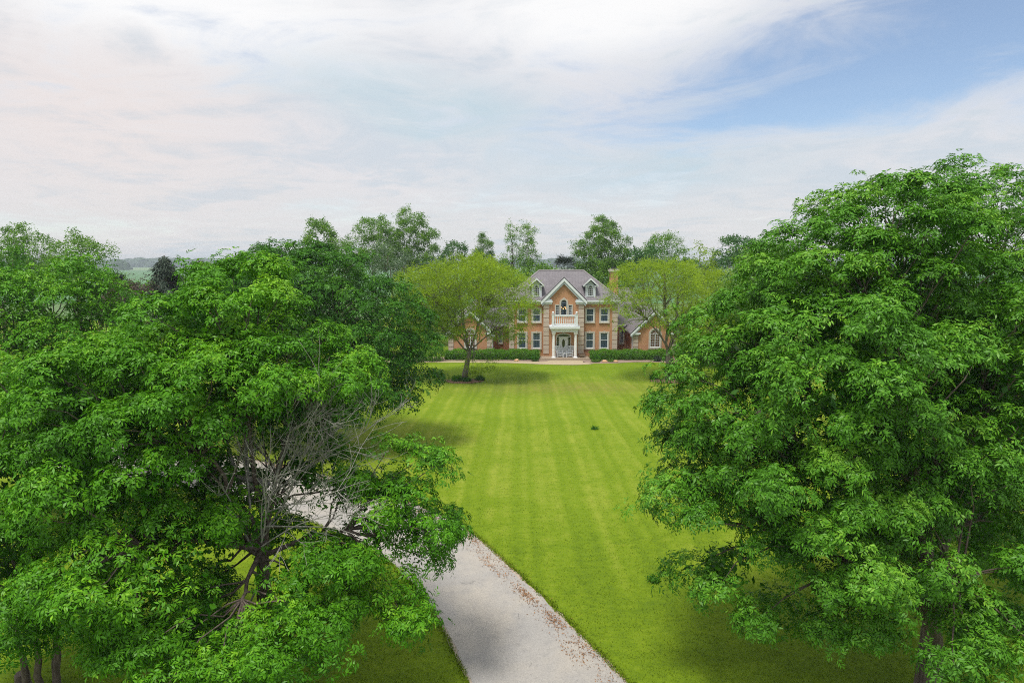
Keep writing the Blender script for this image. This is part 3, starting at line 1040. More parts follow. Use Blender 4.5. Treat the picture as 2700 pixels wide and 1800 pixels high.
def bg(name, px, py, rx, ry, Y, leaf, label, kind='puff', group=None, shape=None, base_px=None, **kw):
    """a tree further off: crown centre and half sizes in photo pixels, distance Y"""
    base = at(base_px or px, 900, Y)
    base[2] = 0
    if shape == 'airy':
        el_ = [E(px, py - ry * 0.35, Y, rx * 0.6, ry * 0.62, 3.0), E(px - rx * 0.45, py + ry * 0.15, Y, rx * 0.5, ry * 0.6, 2.6), E(px + rx * 0.45, py + ry * 0.1, Y, rx * 0.5, ry * 0.62, 2.6), E(px, py + ry * 0.55, Y, rx * 0.9, ry * 0.45, 3.2)]
        d = dict(spacing=1.2, clump_r=0.9, per=15, scale=1.05, flat=0.75, up=0.35)
        kw['per'] = int(kw.get('per', 16) * 2.3)
    elif shape == 'column':
        el_ = [E(px, py - ry * 0.2, Y, rx * 0.75, ry * 0.8, 1.5), E(px, py + ry * 0.45, Y, rx, ry * 0.55, 1.8)]
        d = dict(spacing=0.9, clump_r=0.65, per=13, scale=0.9, flat=1.1, up=0.8)
        kw['per'] = int(kw.get('per', 16) * 1.9)
    else:
        el_ = [E(px, py, Y, rx * 0.9, ry * 0.95, 3.4), E(px - rx * 0.4, py + ry * 0.3, Y, rx * 0.6, ry * 0.7, 3), E(px + rx * 0.4, py + ry * 0.3, Y, rx * 0.6, ry * 0.7, 3)]
        d = dict(spacing=1.3, clump_r=1.05, per=24, scale=1.0)
    d.update(kw)
    d.setdefault('trunk_r', 0.2)
    d.setdefault('branch_r', 0.018)
    d.setdefault('tint0', 0.45)
    d.setdefault('limbs', 6)
    return tree(name, base, el_, kind, leaf, M['bark'], label, 'tree', group, **d)


FG, FD = M['far_green'], M['far_dark']
bg('oak_tree', 62, 655, 68, 58, 72, FG, 'airy oak seen against the sky at the left edge', 'puff_small', shape='airy', per=17)
bg('oak_tree', 212, 670, 74, 56, 66, FG, 'airy oak with a ragged crown, second from the left edge on the skyline', 'puff_small', shape='airy', per=19)
bg('broadleaf_tree', 10, 715, 80, 50, 48, M['maple'], 'dark rounded tree under the leftmost airy oak')
bg('broadleaf_tree', 265, 735, 45, 45, 60, FG, 'low bushy tree below the second airy oak, above copper shrubs', kind='puff_small')
bg('broadleaf_tree', 697, 668, 24, 22, 95, FD, 'small dark round tree far off above the near left ash')
bg('broadleaf_tree', 842, 622, 46, 44, 80, FG, 'mid green two-topped tree standing above the broad dark tree', 'puff_small', shape='airy', per=24, base_px=845)
bg('broadleaf_tree', 895, 655, 30, 22, 82, FG, 'low side tree at the right foot of the two-topped tree', 'puff_small', shape='airy', per=20)
bg('cottonwood_tree', 985, 640, 72, 72, 92, FG, 'tall loose tree forming the left half of the big skyline pair', 'puff_small', shape='airy', per=18)
bg('cottonwood_tree', 1085, 632, 78, 82, 95, FG, 'tallest loose tree on the skyline left of the house', 'puff_small', shape='airy', per=20)
bg('willow_tree', 1035, 690, 60, 50, 84, M['silver'], 'greyish willow in front of the tall skyline pair', 'puff_small', per=24)
bg('broadleaf_tree', 1200, 675, 35, 35, 100, FD, 'dark round tree right of the big skyline pair')
bg('broadleaf_tree', 1275, 655, 24, 30, 105, M['lime'], 'small bright green pointed tree peeking over the left locust', 'puff_small', shape='column', per=30)
bg('broadleaf_tree', 1262, 690, 42, 22, 74, M['locust'], 'yellow-green treetop just behind the left locust', 'puff_small', shape='airy', per=22)
bg('poplar_tree', 1352, 645, 30, 62, 92, FG, 'sparse narrow poplar, left one of a pair left of the roof', 'puff_small', shape='column', per=8)
bg('poplar_tree', 1393, 650, 28, 66, 90, FG, 'narrow poplar, right one of a pair left of the roof', 'puff_small', shape='column', per=14)
bg('broadleaf_tree', 1400, 735, 70, 45, 88, FG, 'bushy green tree behind the left slope of the roof')
bg('broadleaf_tree', 1290, 740, 80, 42, 92, FG, 'bushy green tree behind the left wing and the left locust')
bg('pine_tree', 1492, 712, 24, 28, 98, M['conifer'], 'dark pine behind the roof ridge', 'needle', shape='column', per=30, zmode=False, scale=1.0)
bg('cottonwood_tree', 1588, 655, 74, 82, 92, FG, 'large tall tree behind the right half of the roof', 'puff_small', shape='airy', per=22)
bg('broadleaf_tree', 1590, 755, 75, 52, 90, FG, 'bushy undergrowth tree behind the chimney', per=28)
bg('cottonwood_tree', 1750, 660, 62, 50, 96, FG, 'loose spreading tree on the skyline right of the chimney', 'puff_small', shape='airy', per=14)
bg('broadleaf_tree', 1695, 685, 48, 34, 88, FD, 'dark green rounded tree above the right locust', per=28)
bg('broadleaf_tree', 1850, 700, 44, 52, 80, M['locust'], 'thin see-through tree between the right locust and two dark trees', 'puff_small', shape='airy', per=6)
bg('broadleaf_tree', 1925, 665, 32, 40, 84, FD, 'left of two dark round-topped trees by the right ash', per=28)
bg('broadleaf_tree', 1985, 662, 36, 42, 86, FD, 'right of two dark round-topped trees by the right ash', per=28)
bg('broadleaf_tree', 2010, 740, 85, 85, 40, M['lime'], 'lime green tree half hidden behind the right ash', 'puff_small', per=40, spacing=1.0)
bg('honey_locust_tree', 1870, 800, 85, 95, 66, M['locust'], 'yellow-green tree behind and right of the right locust', 'fern', zmode=False, flat=0.4, up=0.25, per=24, spacing=1.1)
bg('broadleaf_tree', 1850, 870, 70, 60, 72, FD, 'dark bushy tree beside the right wing of the house', per=30)
bg('broadleaf_tree', 1960, 850, 90, 120, 76, FG, 'dense green tree right of the house behind the right ash')
bg('broadleaf_tree', 1130, 800, 90, 80, 84, FD, 'dense green tree behind the left wing of the house')
bg('broadleaf_tree', 560, 740, 90, 45, 70, FG, 'green tree behind the crown of the near left ash')
bg('broadleaf_tree', 480, 790, 90, 60, 62, FG, 'green tree below the spruce, seen over the near left ash')
bg('copper_shrub', 285, 790, 45, 38, 52, M['copper'], 'brownish copper-leaved shrub left of the spruce', 'puff_small', per=26, spacing=0.9)
bg('copper_shrub', 350, 765, 35, 26, 56, M['copper'], 'low copper-leaved shrub at the foot of the spruce', 'puff_small', per=26, spacing=0.9)


for px, py, rx, ry, Y, lf, lab in [
        (600, 722, 60, 34, 100, FD, 'low dark green tree far behind the near left ash, left of the dark round tree'), (765, 712, 50, 30, 104, FG, 'low green tree filling the skyline right of the two-topped tree'),
        (905, 715, 60, 34, 100, FG, 'low green tree below the left cottonwood'), (1150, 712, 45, 32, 108, FD, 'low tree between the tallest loose tree and the dark round tree'),
        (1325, 722, 45, 34, 106, FG, 'low green tree at the foot of the left poplar'), (1665, 712, 45, 40, 104, FG, 'green tree between the large tree and the chimney side tree'),
        (1800, 715, 55, 34, 106, FG, 'low green tree beneath the loose spreading tree'), (1880, 735, 60, 40, 98, FD, 'low dark tree under the thin see-through tree'),
        (2060, 700, 60, 50, 90, FG, 'green treetop just left of the right ash, beyond the lime green tree'), (120, 735, 90, 36, 84, FG, 'low hazy green tree behind the two airy oaks')]:
    bg('broadleaf_tree', px, py, rx, ry, Y, lf, lab, per=22)


def spruce(name, px, top, bottom, rx, Y, label, droop=0.5):
    a, b_ = at(px, top, Y), at(px, bottom, Y)
    Rm = rx * Y / FPX
    base = np.array([a[0], Y, 0.0])
    t_ = empty(name, tuple(base))
    tag(t_, label, 'tree')
    Ht = a[2]
    link('trunk', tubes_mesh('trunk', [(np.array([[0, 0, -0.1], [0, 0, Ht * 0.5], [0.05, 0, Ht]]), [0.2, 0.12, 0.02], 8)]), M['bark'], t_)
    n = 150
    z = Ht - (Ht - b_[2] * 0.6) * R.uniform(0, 1, n) ** 0.8
    k = np.clip((Ht - z) / (Ht - b_[2]), 0.05, 1.3)
    rad = Rm * k ** 0.75 * R.uniform(0.65, 1.2, n)
    ph = R.uniform(0, 2 * pi, n)
    P_, A_, br = [], [], []
    for z_, r_, p_ in zip(z, rad, ph):
        d = np.array([cos(p_), sin(p_), 0])
        s_ = np.array([0, 0, z_])
        e_ = s_ + d * r_ + UP * (0.12 * r_ - droop * 0.3 * r_)
        br.append((bend(s_, e_, 4, 0.05, 0.02), [0.04, 0.03, 0.02, 0.01], 4))
        for u in np.linspace(0.25, 1, 7):
            P_.append(s_ + (e_ - s_) * u + R.normal(0, 0.036, 3))
            A_.append(d + R.normal(0, 0.3, 3) - UP * droop * 0.6)
    link('limb', tubes_mesh('limb', br), M['bark'], t_)
    P_, A_ = np.array(P_), np.array(A_)
    V, F, T = scatter('needle', P_, A_, R.uniform(0.8, 1.3, len(P_)), 0.4 + R.normal(0, 0.15, len(P_)), False)
    o = link('crown', fast_mesh('crown', V, F, {'tint': T}), M['conifer'], t_)
    o['kind'] = 'stuff'


spruce('spruce_tree', 432, 673, 770, 50, 58, 'dark drooping spruce standing on the horizon gap above the near left ash', 1.0)
spruce('spruce_tree', 523, 686, 740, 22, 75, 'thin top of a spruce right of the big spruce')
spruce('spruce_tree', 303, 718, 760, 14, 62, 'small dark spruce top in front of the far field')
spruce('spruce_tree', 340, 733, 765, 14, 60, 'smallest spruce top between the field and the big spruce')

# bare grey branches on the open side of the left ash
ash = bpy.data.objects['ash_tree']
ab = np.array(ash.location)


def bare(p0, d, L, r_, lvl, parts):
    n = 7
    pts = [np.array(p0, float)]
    d = unit(np.array(d, float))
    for k in range(n):
        d = unit(d + R.normal(0, 0.09, 3) + UP * 0.02)
        pts.append(pts[-1] + d * L / n)
    parts.append((np.array(pts), np.linspace(r_, max(0.004, r_ * 0.28), n + 1), 6 if r_ > 0.02 else 4))
    if lvl:
        for _ in range(R.integers(4, 7)):
            k = R.integers(2, n)
            side = unit(np.cross(d, R.normal(0, 1, 3)))
            bare(pts[k], d * 0.75 + side * R.uniform(0.35, 0.85) + UP * 0.05, L * R.uniform(0.35, 0.6), r_ * 0.42, lvl - 1, parts)


for (a, b_, r_, lv) in [((672, 1420, 14.6), (940, 1150, 15.0), 0.04, 3), ((690, 1400, 14.6), (800, 1080, 15.0), 0.042, 3), ((660, 1340, 14.6), (640, 1130, 15.2), 0.036, 3), ((680, 1390, 14.3), (960, 1330, 14.0), 0.026, 2),
                        ((700, 1320, 14.8), (1010, 1090, 15.4), 0.034, 3), ((665, 1440, 14.4), (560, 1260, 13.8), 0.035, 2), ((672, 1560, 14.2), (600, 1720, 13.4), 0.03, 1), ((690, 1420, 14.4), (840, 1210, 14.0), 0.026, 2), ((690, 1440, 13.9), (900, 1290, 13.3), 0.022, 2), ((690, 1430, 13.8), (770, 1180, 13.2), 0.024, 2), ((700, 1350, 14.2), (1000, 1210, 13.9), 0.022, 2),
                        ((690, 1420, 13.9), (640, 1200, 13.3), 0.02, 2), ((700, 1330, 14.3), (880, 1080, 14.0), 0.024, 2)]:
    p, q = at(*a), at(*b_)
    parts = []
    bare(p, q - p, np.linalg.norm(q - p), r_ * 0.78, lv, parts)
    link('bare_branch', tubes_mesh('bare_branch', [(pp - ab, rr, nn) for pp, rr, nn in parts]), M['deadwood'], ash)
# upright stems behind them
for (a, b_) in [((560, 1250, 15.6), (520, 1080, 16.0)), ((640, 1300, 15.4), (560, 1060, 16.0)), ((660, 1330, 15.4), (640, 1060, 16.2)), ((540, 1330, 15.6), (500, 1100, 16.2))]:
    p, q = at(*a), at(*b_)
    root_ = np.array([-5.6, 15.2, 5.0])
    pts = np.vstack([bend(root_, p, 5, 0.0, 0.02), bend(p, q, 5, 0, 0.02)[1:]])
    link('limb', tubes_mesh('limb', [(pts - ab, np.linspace(0.075, 0.04, 9), 8)]), M['deadwood'], ash)

# stump
s = MB()
s.lathe([(0.26, -0.05), (0.19, 0.06), (0.16, 0.2), (0.155, 0.40), (0.14, 0.42), (0.05, 0.415)], n=16)
st = s.build('stump', M['bark'], None, smooth=False)
st.location = (-11.55, 15.1, 0)
tag(st, 'short cut tree stump on the grass at the lower left corner', 'stump')

# ------------------------------------------------------------------ hedges, shrubs, small plants
def leafy(name, pts_fn, n, spray, leaf, label, cat, group=None, core=None, scale=1.0, origin=(0, 0, 0), stem=True, tint0=0.4):
    t_ = empty(name, origin)
    tag(t_, label, cat, group)
    P_, N_ = pts_fn(n)
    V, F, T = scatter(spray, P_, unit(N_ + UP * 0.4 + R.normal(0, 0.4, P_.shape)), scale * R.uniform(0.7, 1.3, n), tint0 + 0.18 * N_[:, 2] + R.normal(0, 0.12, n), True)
    o = link('foliage', fast_mesh('foliage', V, F, {'tint': T}), leaf, t_)
    o['kind'] = 'stuff'
    if core:
        core.build('woody_stems', M['twig'], t_)
    return t_


def box_hedge(x0, x1, y0, y1, hgt, label):
    ox, oy = (x0 + x1) / 2, (y0 + y1) / 2
    def fn(n):
        u = R.uniform(0, 1, (n, 3))
        side = R.choice(4, n, p=[0.46, 0.44, 0.05, 0.05])
        x = x0 + (x1 - x0) * u[:, 0]
        bump = 0.07 * np.sin(x * 2.1) + 0.05 * np.sin(x * 5.3 + 1)
        P_ = np.stack([x, y0 + (y1 - y0) * u[:, 1], hgt * u[:, 2]], -1)
        N_ = np.zeros((n, 3))
        k = side == 0; P_[k, 2] = hgt + bump[k] + R.normal(0, 0.03, k.sum()); N_[k, 2] = 1
        k = side == 1; P_[k, 1] = y0 - bump[k] - 0.1 * np.sin(P_[k, 2] * 3) + R.normal(0, 0.04, k.sum()); N_[k, 1] = -1
        k = side == 2; P_[k, 0] = x0 + R.normal(0, 0.04, k.sum()); N_[k, 0] = -1
        k = side == 3; P_[k, 0] = x1 + R.normal(0, 0.04, k.sum()); N_[k, 0] = 1
        # rounded shoulders
        cy = (y0 + y1) / 2
        P_[:, 2] -= 0.16 * np.clip(np.abs(P_[:, 1] - cy) / ((y1 - y0) / 2), 0, 1) ** 4
        return P_ - [ox, oy, 0], N_
    c = MB().box(x0 - ox + 0.07, x1 - ox - 0.07, y0 - oy + 0.1, y1 - oy - 0.1, 0, hgt - 0.2)
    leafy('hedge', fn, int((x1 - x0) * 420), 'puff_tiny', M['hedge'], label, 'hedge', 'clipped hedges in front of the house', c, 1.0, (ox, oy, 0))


def ball(r_, hz):
    def fn(n):
        N_ = unit(R.normal(0, 1, (n, 3)) + [0, 0, 0.25])
        rr = R.uniform(0.55, 1.0, n)[:, None] ** 0.5
        return N_ * rr * [r_, r_, hz] + [0, 0, hz * 0.85], N_
    return fn


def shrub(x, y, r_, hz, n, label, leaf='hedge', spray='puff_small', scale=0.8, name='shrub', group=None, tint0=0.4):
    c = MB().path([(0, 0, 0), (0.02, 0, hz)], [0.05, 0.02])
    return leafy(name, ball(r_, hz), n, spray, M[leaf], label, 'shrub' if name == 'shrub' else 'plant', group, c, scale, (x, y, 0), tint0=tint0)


box_hedge(-6.9, 2.75, 70.4, 71.7, 0.88, 'long clipped hedge in front of the house, left of the porch')
box_hedge(8.3, 16.6, 70.3, 71.6, 0.86, 'long clipped hedge in front of the house, right of the porch')
for x, y, r_, hz, n, lab in [(18.2, 69.6, 1.5, 0.85, 420, 'large rounded shrub at the right end of the right hedge'), (20.6, 69.8, 1.4, 1.0, 420, 'rounded shrub second beyond the right hedge'),
                             (19.0, 72.2, 2.0, 1.7, 600, 'tall bushy shrub behind the rounded shrubs by the right wing'), (23.0, 71.0, 1.8, 1.4, 420, 'big shrub furthest right of the house'),
                             (-8.2, 69.8, 1.3, 0.8, 380, 'rounded shrub at the left end of the left hedge'), (-10.3, 69.6, 1.5, 0.9, 380, 'rounded shrub left of the left hedge, by the dark tree')]:
    shrub(x, y, r_, hz, n, lab, scale=0.7)
shrub(2.35, 69.55, 0.38, 0.36, 110, 'small leafy perennial in the bed left of the porch', spray='puff_tiny', scale=1.1, name='perennial_plant', leaf='maple')
shrub(8.75, 69.5, 0.42, 0.36, 130, 'small leafy perennial in the bed right of the porch', spray='puff_tiny', scale=1.1, name='perennial_plant', leaf='maple')
shrub(8.55, 68.85, 0.42, 0.13, 110, 'low yellow-green ground plant right of the walkway', spray='puff_tiny', scale=0.9, name='perennial_plant', leaf='lime')
shrub(10.05, 68.9, 0.30, 0.11, 70, 'low yellow-green plant between the two orange rocks', spray='puff_tiny', scale=0.9, name='perennial_plant', leaf='lime')
for x, y, r_, lab in [(14.5, 57.95, 0.62, 'dark leafy clump on the right side of the right mulch ring'), (12.35, 58.6, 0.32, 'small sprig behind the left side of the right mulch ring'),
                      (-4.65, 57.4, 0.42, 'leafy clump left of the left locust trunk'), (-3.85, 57.2, 0.28, 'tiny clump in front of the left locust trunk'), (-2.75, 57.9, 0.33, 'leafy clump right of the left locust trunk')]:
    shrub(x, y, r_, r_ * 0.5, int(60 + 130 * r_), lab, spray='blade', scale=0.6, name='perennial_plant', leaf='maple')
for x, lab in [(14.9, 'left of two dark tufted plants in front of the right hedge'), (16.1, 'right of two dark tufted plants in front of the right hedge')]:
    shrub(x, 69.4, 0.34, 0.22, 120, lab, spray='blade', scale=0.6, name='perennial_plant', leaf='conifer')

# dark weed tufts standing in the lawn
for px, py, r_ in [(1567, 1131, 0.19), (1722, 1532, 0.16)]:
    g = ground_at(px, py)
    shrub(g[0], g[1], r_, 0.06, 60, 'dark green weed tuft in the open lawn' + (' in the middle' if px == 1567 else ' beside the right ash'), spray='puff_tiny', scale=0.7, name='weed_tuft', leaf='maple')

# ------------------------------------------------------------------ beds and mulch rings
def patch(name, outline, z, matr, n=6, bumpy=0.0):
    c_ = np.mean(outline, axis=0)
    O = smooth_line(list(outline) + [outline[0]], n)[:-1]
    V = [(*c_, z + bumpy)]
    for k, s_ in enumerate((0.4, 0.75, 1.0)):
        for p in O:
            q = c_ + (p - c_) * s_
            V.append((q[0] + (R.normal(0, 0.03)), q[1] + R.normal(0, 0.03), z + bumpy * (1 - s_ ** 2)))
    m_ = len(O)
    F = [(0, 1 + i, 1 + (i + 1) % m_) for i in range(m_)]
    me_ = bpy.data.meshes.new(name)
    for r0 in range(2):
        F += [(1 + r0 * m_ + i, 1 + (r0 + 1) * m_ + i, 1 + (r0 + 1) * m_ + (i + 1) % m_, 1 + r0 * m_ + (i + 1) % m_) for i in range(m_)]
    me_.from_pydata(V, [], F)
    return tag(link(name, me_, matr), kind='structure')


for cx, cy in ((-4.14, 57.6), (13.6, 57.6)):
    patch('mulch_ring', [np.array((cx + 1.75 * cos(a) * (1 + 0.08 * sin(3 * a)), cy + 1.15 * sin(a))) for a in np.linspace(0, 2 * pi, 12, endpoint=False)], 0.02, M['mulch'], bumpy=0.10)
patch('planting_bed', [np.array(p, float) for p in [(-12, 69.6), (-12, 72.5), (0, 72.5), (2.9, 72.0), (4.6, 70.0), (4.0, 69.2), (1, 69.3), (-3, 69.6), (-7, 69.75)]], 0.012, M['bed'], bumpy=0.02)
patch('planting_bed', [np.array(p, float) for p in [(7.6, 72.5), (14, 72.6), (25, 72.5), (26, 68.0), (22, 67.0), (17.5, 67.9), (13.5, 68.9), (10.5, 68.15), (8.2, 67.9), (6.8, 68.4), (6.9, 69.8)]], 0.012, M['bed'], bumpy=0.02)
wf = smooth_line([(-22, 67.0), (-14, 68.6), (-7, 68.5), (-2.5, 68.35), (0.5, 68.0), (3.0, 67.3), (5.6, 66.85), (7.2, 67.1), (8.2, 67.7)], 8)
wb = smooth_line([(-22, 68.2), (-14, 69.7), (-7, 69.45), (-2.5, 69.3), (0.5, 69.15), (3.2, 69.05), (4.2, 69.98), (7.0, 69.98), (7.25, 68.7)], 8)
tag(strip('walkway', resample(wf, 120), resample(wb, 120), 0.022, M['walk']), kind='structure')

# rocks
def rock(x, y, r_, label):
    import bmesh
    bm_ = bmesh.new()
    bmesh.ops.create_icosphere(bm_, subdivisions=2, radius=r_)
    for v in bm_.verts:
        v.co *= 1 + R.uniform(-0.16, 0.16)
        v.co.z *= 0.62
    me_ = bpy.data.meshes.new('rock')
    bm_.to_mesh(me_)
    o = link('rock', me_, M['rock'])
    o.location = (x, y, r_ * 0.3)
    return tag(o, label, 'rock', 'orange rocks in the front beds')


rock(0.48, 69.45, 0.26, 'single orange rock at the edge of the left bed by the walkway')
rock(9.45, 68.75, 0.28, 'left orange rock in the bed right of the porch')
rock(10.55, 68.9, 0.25, 'right orange rock in the bed right of the porch')

# ------------------------------------------------------------------ grass blades near the camera, litter beside the drive
def blades(name, P_, hgt, wid, matr, lean=0.35):
    n = len(P_)
    a = R.uniform(0, 2 * pi, n)
    d = np.stack([np.cos(a), np.sin(a), np.zeros(n)], -1)
    h_ = hgt * R.uniform(0.5, 1.3, n)
    tip = P_ + R.normal(0, 1, (n, 3)) * [lean, lean, 0] * h_[:, None] + UP * h_[:, None]
    V = np.stack([P_ - d * wid / 2, P_ + d * wid / 2, tip], 1).reshape(-1, 3)
    return tag(link(name, fast_mesh(name, V, np.arange(len(V)).reshape(-1, 3)), matr), kind='stuff')


n = 170000
yy = 12.5 + 30 * R.uniform(0, 1, n) ** 1.5
xx = R.uniform(-1, 1, n) * 0.80 * yy
P_ = np.stack([xx, yy, np.zeros(n)], -1)
clump = 0.5 + 0.5 * np.sin(xx * 3.1 + 2 * np.sin(yy * 1.7)) * np.sin(yy * 2.3 + xx)
P_ = P_[(~inside(drive_poly, P_[:, :2])) & (R.uniform(0, 1, n) < 0.45 + 0.55 * clump)]
blades('grass', P_, 0.055, 0.016, M['lawn'], 0.7)
pts = []
for line, sgn in ((RE, 1), (LE, -1)):
    seg = line[(line[:, 1] > 11) & (line[:, 1] < 40)]
    k = R.integers(0, len(seg), 16000)
    off = np.abs(R.normal(0, 0.09, 16000)) + 0.0 + 0.10 * np.abs(np.sin(k * 0.37 + 2 * np.sin(k * 0.11)) * np.sin(k * 0.071 + 1))
    pts.append(np.stack([seg[k, 0] + sgn * off + R.normal(0, 0.02, 16000), seg[k, 1] + R.uniform(-0.08, 0.08, 16000), np.zeros(16000)], -1))
blades('grass_fringe', np.vstack(pts), 0.075, 0.02, M['lawn'], 0.6)

n = 26000
k = R.integers(60, 300, n)
lump = 0.5 + 0.5 * np.sin(k * 0.55 + 1.5 * np.sin(k * 0.13))
w_ = R.normal(-0.34, 0.20, n)
keep_ = R.uniform(0, 1, n) < 0.12 + 0.88 * lump * (0.5 + 0.5 * np.sin(k * 0.171 + w_ * 9)) ** 2
k, w_ = k[keep_], w_[keep_]
nn_ = len(k)
base_ = np.stack([RE[k, 0] + w_ + R.normal(0, 0.03, nn_), RE[k, 1] + R.uniform(-0.1, 0.1, nn_), R.uniform(0.016, 0.04, nn_)], -1)
d_ = unit(np.stack([R.normal(0, 1, nn_), R.normal(0, 1, nn_), R.normal(0, 0.25, nn_)], -1))
wd_ = unit(np.cross(d_, UP + R.normal(0, 0.3, (nn_, 3))))
V = kites(base_, d_, wd_, R.uniform(0.025, 0.075, nn_), R.uniform(0.012, 0.035, nn_), 0.3).reshape(-1, 3)
tag(link('flower_litter', fast_mesh('flower_litter', V, np.arange(len(V)).reshape(-1, 4)), M['litter']), kind='stuff')

# ------------------------------------------------------------------ far away
def far_lump(x, y, r_, hgt, V, F):
    n1, n2 = 9, 5
    o = len(V)
    ph = R.uniform(0, 6)
    for i_ in range(n2 + 1):
        e_ = (i_ / n2) * pi / 2
        for k_ in range(n1):
            a = 2 * pi * k_ / n1
            q = 1 + 0.16 * sin(3 * a + ph + i_) + R.uniform(-0.08, 0.08)
            V.append((x + r_ * q * cos(a) * cos(e_) ** 0.6, y + r_ * q * sin(a) * cos(e_) ** 0.6, hgt * (0.12 + 0.88 * sin(e_) * (1 + R.uniform(-0.05, 0.05))) if i_ else 0))
    for i_ in range(n2):
        for k_ in range(n1):
            F.append((o + i_ * n1 + k_, o + i_ * n1 + (k_ + 1) % n1, o + (i_ + 1) * n1 + (k_ + 1) % n1, o + (i_ + 1) * n1 + k_))


M['wood'] = plain('distant_foliage', (0.045, 0.085, 0.03), 0.95, 0.3, 0.12)
V, F = [], []
for x in np.arange(-1450, 1450, 15):
    for row in range(2):
        far_lump(x + R.uniform(-8, 8), 1640 + row * 40 + R.uniform(-12, 12) + 60 * sin(x * 0.004), R.uniform(13, 22), R.uniform(13, 21) + 3 * sin(x * 0.013), V, F)
me_ = bpy.data.meshes.new('distant_wood')
me_.from_pydata(V, [], F)
tag(link('distant_wood', me_, M['wood']), kind='stuff')
for px, py, r_, hg, lab in [(318, 712, 13, 15, 'lone hazy tree standing in the far field'), (340, 711, 6, 4.5, 'tiny hazy bush right of the lone far tree'), (305, 711, 7, 3, 'tiny hazy bush left of the lone far tree'), (1485, 703, 16, 20, 'hazy blue tree far behind the roof ridge')]:
    g = ground_at(px, py)
    V, F = [], []
    for _ in range(3):
        far_lump(R.uniform(-.4, .4) * r_, R.uniform(-.4, .4) * r_, r_ * 0.75, hg * R.uniform(0.8, 1.1), V, F)
    t_ = empty('distant_tree', (g[0], g[1], 0))
    tag(t_, lab, 'tree')
    me_ = bpy.data.meshes.new('crown')
    me_.from_pydata(V, [], F)
    link('crown', me_, M['wood'], t_)
    MB().bar((0, 0, -0.1), (0, 0, hg * 0.5), 0.5).build('trunk', M['bark'], t_)

# two crop fields with a paler strip between them
M['crop'] = plain('green_crop', (0.075, 0.185, 0.06), 0.95, 0.10, 0.02)
M['pale_crop'] = plain('pale_crop', (0.16, 0.25, 0.09), 0.95, 0.08, 0.02)
for nm, y0, y1, z_, mm in (('crop_field', 170, 980, 0.05, 'crop'), ('hay_field', 1000, 1560, 0.05, 'pale_crop')):
    tag(link(nm, fast_mesh(nm, [(-1500, y0, z_), (700, y0, z_), (700, y1, z_), (-1500, y1, z_)], [(0, 1, 2, 3)]), M[mm]), kind='structure')

# haze
hz = MB().box(-2350, 2350, -350, 2450, -1.2, 24.5).build('haze', None)
hm = bpy.data.materials.new('haze')
hm.use_nodes = True
ht = NT(hm.node_tree)
ht.n.clear()
ho = ht.new('ShaderNodeOutputMaterial')
pv = ht.new('ShaderNodeVolumePrincipled')
pv.inputs['Color'].default_value = (0.80, 0.90, 1.0, 1)
pv.inputs['Density'].default_value = 0.00040
pv.inputs['Anisotropy'].default_value = 0.2
ht.l.new(pv.outputs[0], ho.inputs['Volume'])
hz.data.materials.append(hm)
tag(hz, kind='stuff')


# ------------------------------------------------------------------ the house (local x across, y back from the front wall, z up)
HX, HY = 5.47, 72.6
house = empty('brick_house', (HX, HY, 0))
tag(house, 'two-storey orange brick house with grey roof, stone quoins and white balcony over the front door', 'house')
BR, WH, ST = M['brick'], M['white'], M['stone']


def part(mb, name, mt, parent=None, **k):
    return mb.build(name, mt, parent or house, **k)


# main block walls: front in two halves of the main plane, sides and back
part(MB().box(-5.8, -2.15, 0, 0.25, 0, 5.8), 'wall', BR)
part(MB().box(2.15, 5.8, 0, 0.25, 0, 5.8), 'wall', BR)
part(MB().box(-5.8, -5.55, 0.25, 7.0, 0, 5.8), 'wall', BR)
part(MB().box(5.55, 5.8, 0.25, 7.0, 0, 5.8), 'wall', BR)
part(MB().box(-5.8, 5.8, 7.0, 7.25, 0, 5.8), 'wall', BR)
# entrance bay, 0.6 m proud, with real openings for the door and the arched window
y0, y1 = -0.6, -0.35
arch = lambda r_, cz, cx=0.0, n=10, a0=0.0, a1=90.0: [(cx + r_ * sin(radians(a)), cz + r_ * cos(radians(a))) for a in np.linspace(a0, a1, n)]
half = [(0, 2.58)] + [(0.70 * sin(u), 2.22 + 0.36 * cos(u)) for u in np.linspace(0.2, pi / 2, 7)] + [(0.70, 0.20), (2.15, 0.20), (2.15, 5.78), (0, 7.93), (0, 6.18)] + \
       [(0.31 * sin(u), 5.87 + 0.31 * cos(u)) for u in np.linspace(0.25, pi / 2, 6)] + [(0.31, 5.60), (0.85, 5.60), (0.85, 4.55), (0, 4.55)]
bay = MB()
bay.prism(half, y0, y1)
bay.prism([(-x, z) for x, z in half][::-1], y0, y1)
bay.box(-2.15, -1.95, y1, 0.25, 0.2, 5.78)
bay.box(1.95, 2.15, y1, 0.25, 0.2, 5.78)
part(bay, 'wall', BR)
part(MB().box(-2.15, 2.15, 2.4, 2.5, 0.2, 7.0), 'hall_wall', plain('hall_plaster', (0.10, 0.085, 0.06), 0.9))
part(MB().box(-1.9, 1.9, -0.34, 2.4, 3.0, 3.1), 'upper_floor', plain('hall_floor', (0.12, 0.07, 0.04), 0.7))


def roof_slab(mb, a, b_, c_, d, th=0.10):
    """a sloping sheet through four points with thickness"""
    v = [a, b_, c_, d] if d is not None else [a, b_, c_]
    n = len(v)
    mb.add([tuple(p) for p in v] + [(p[0], p[1], p[2] - th) for p in v],
           [tuple(range(n)), tuple(range(2 * n - 1, n - 1, -1))] + [(i, i + n, (i + 1) % n + n, (i + 1) % n) for i in range(n)])


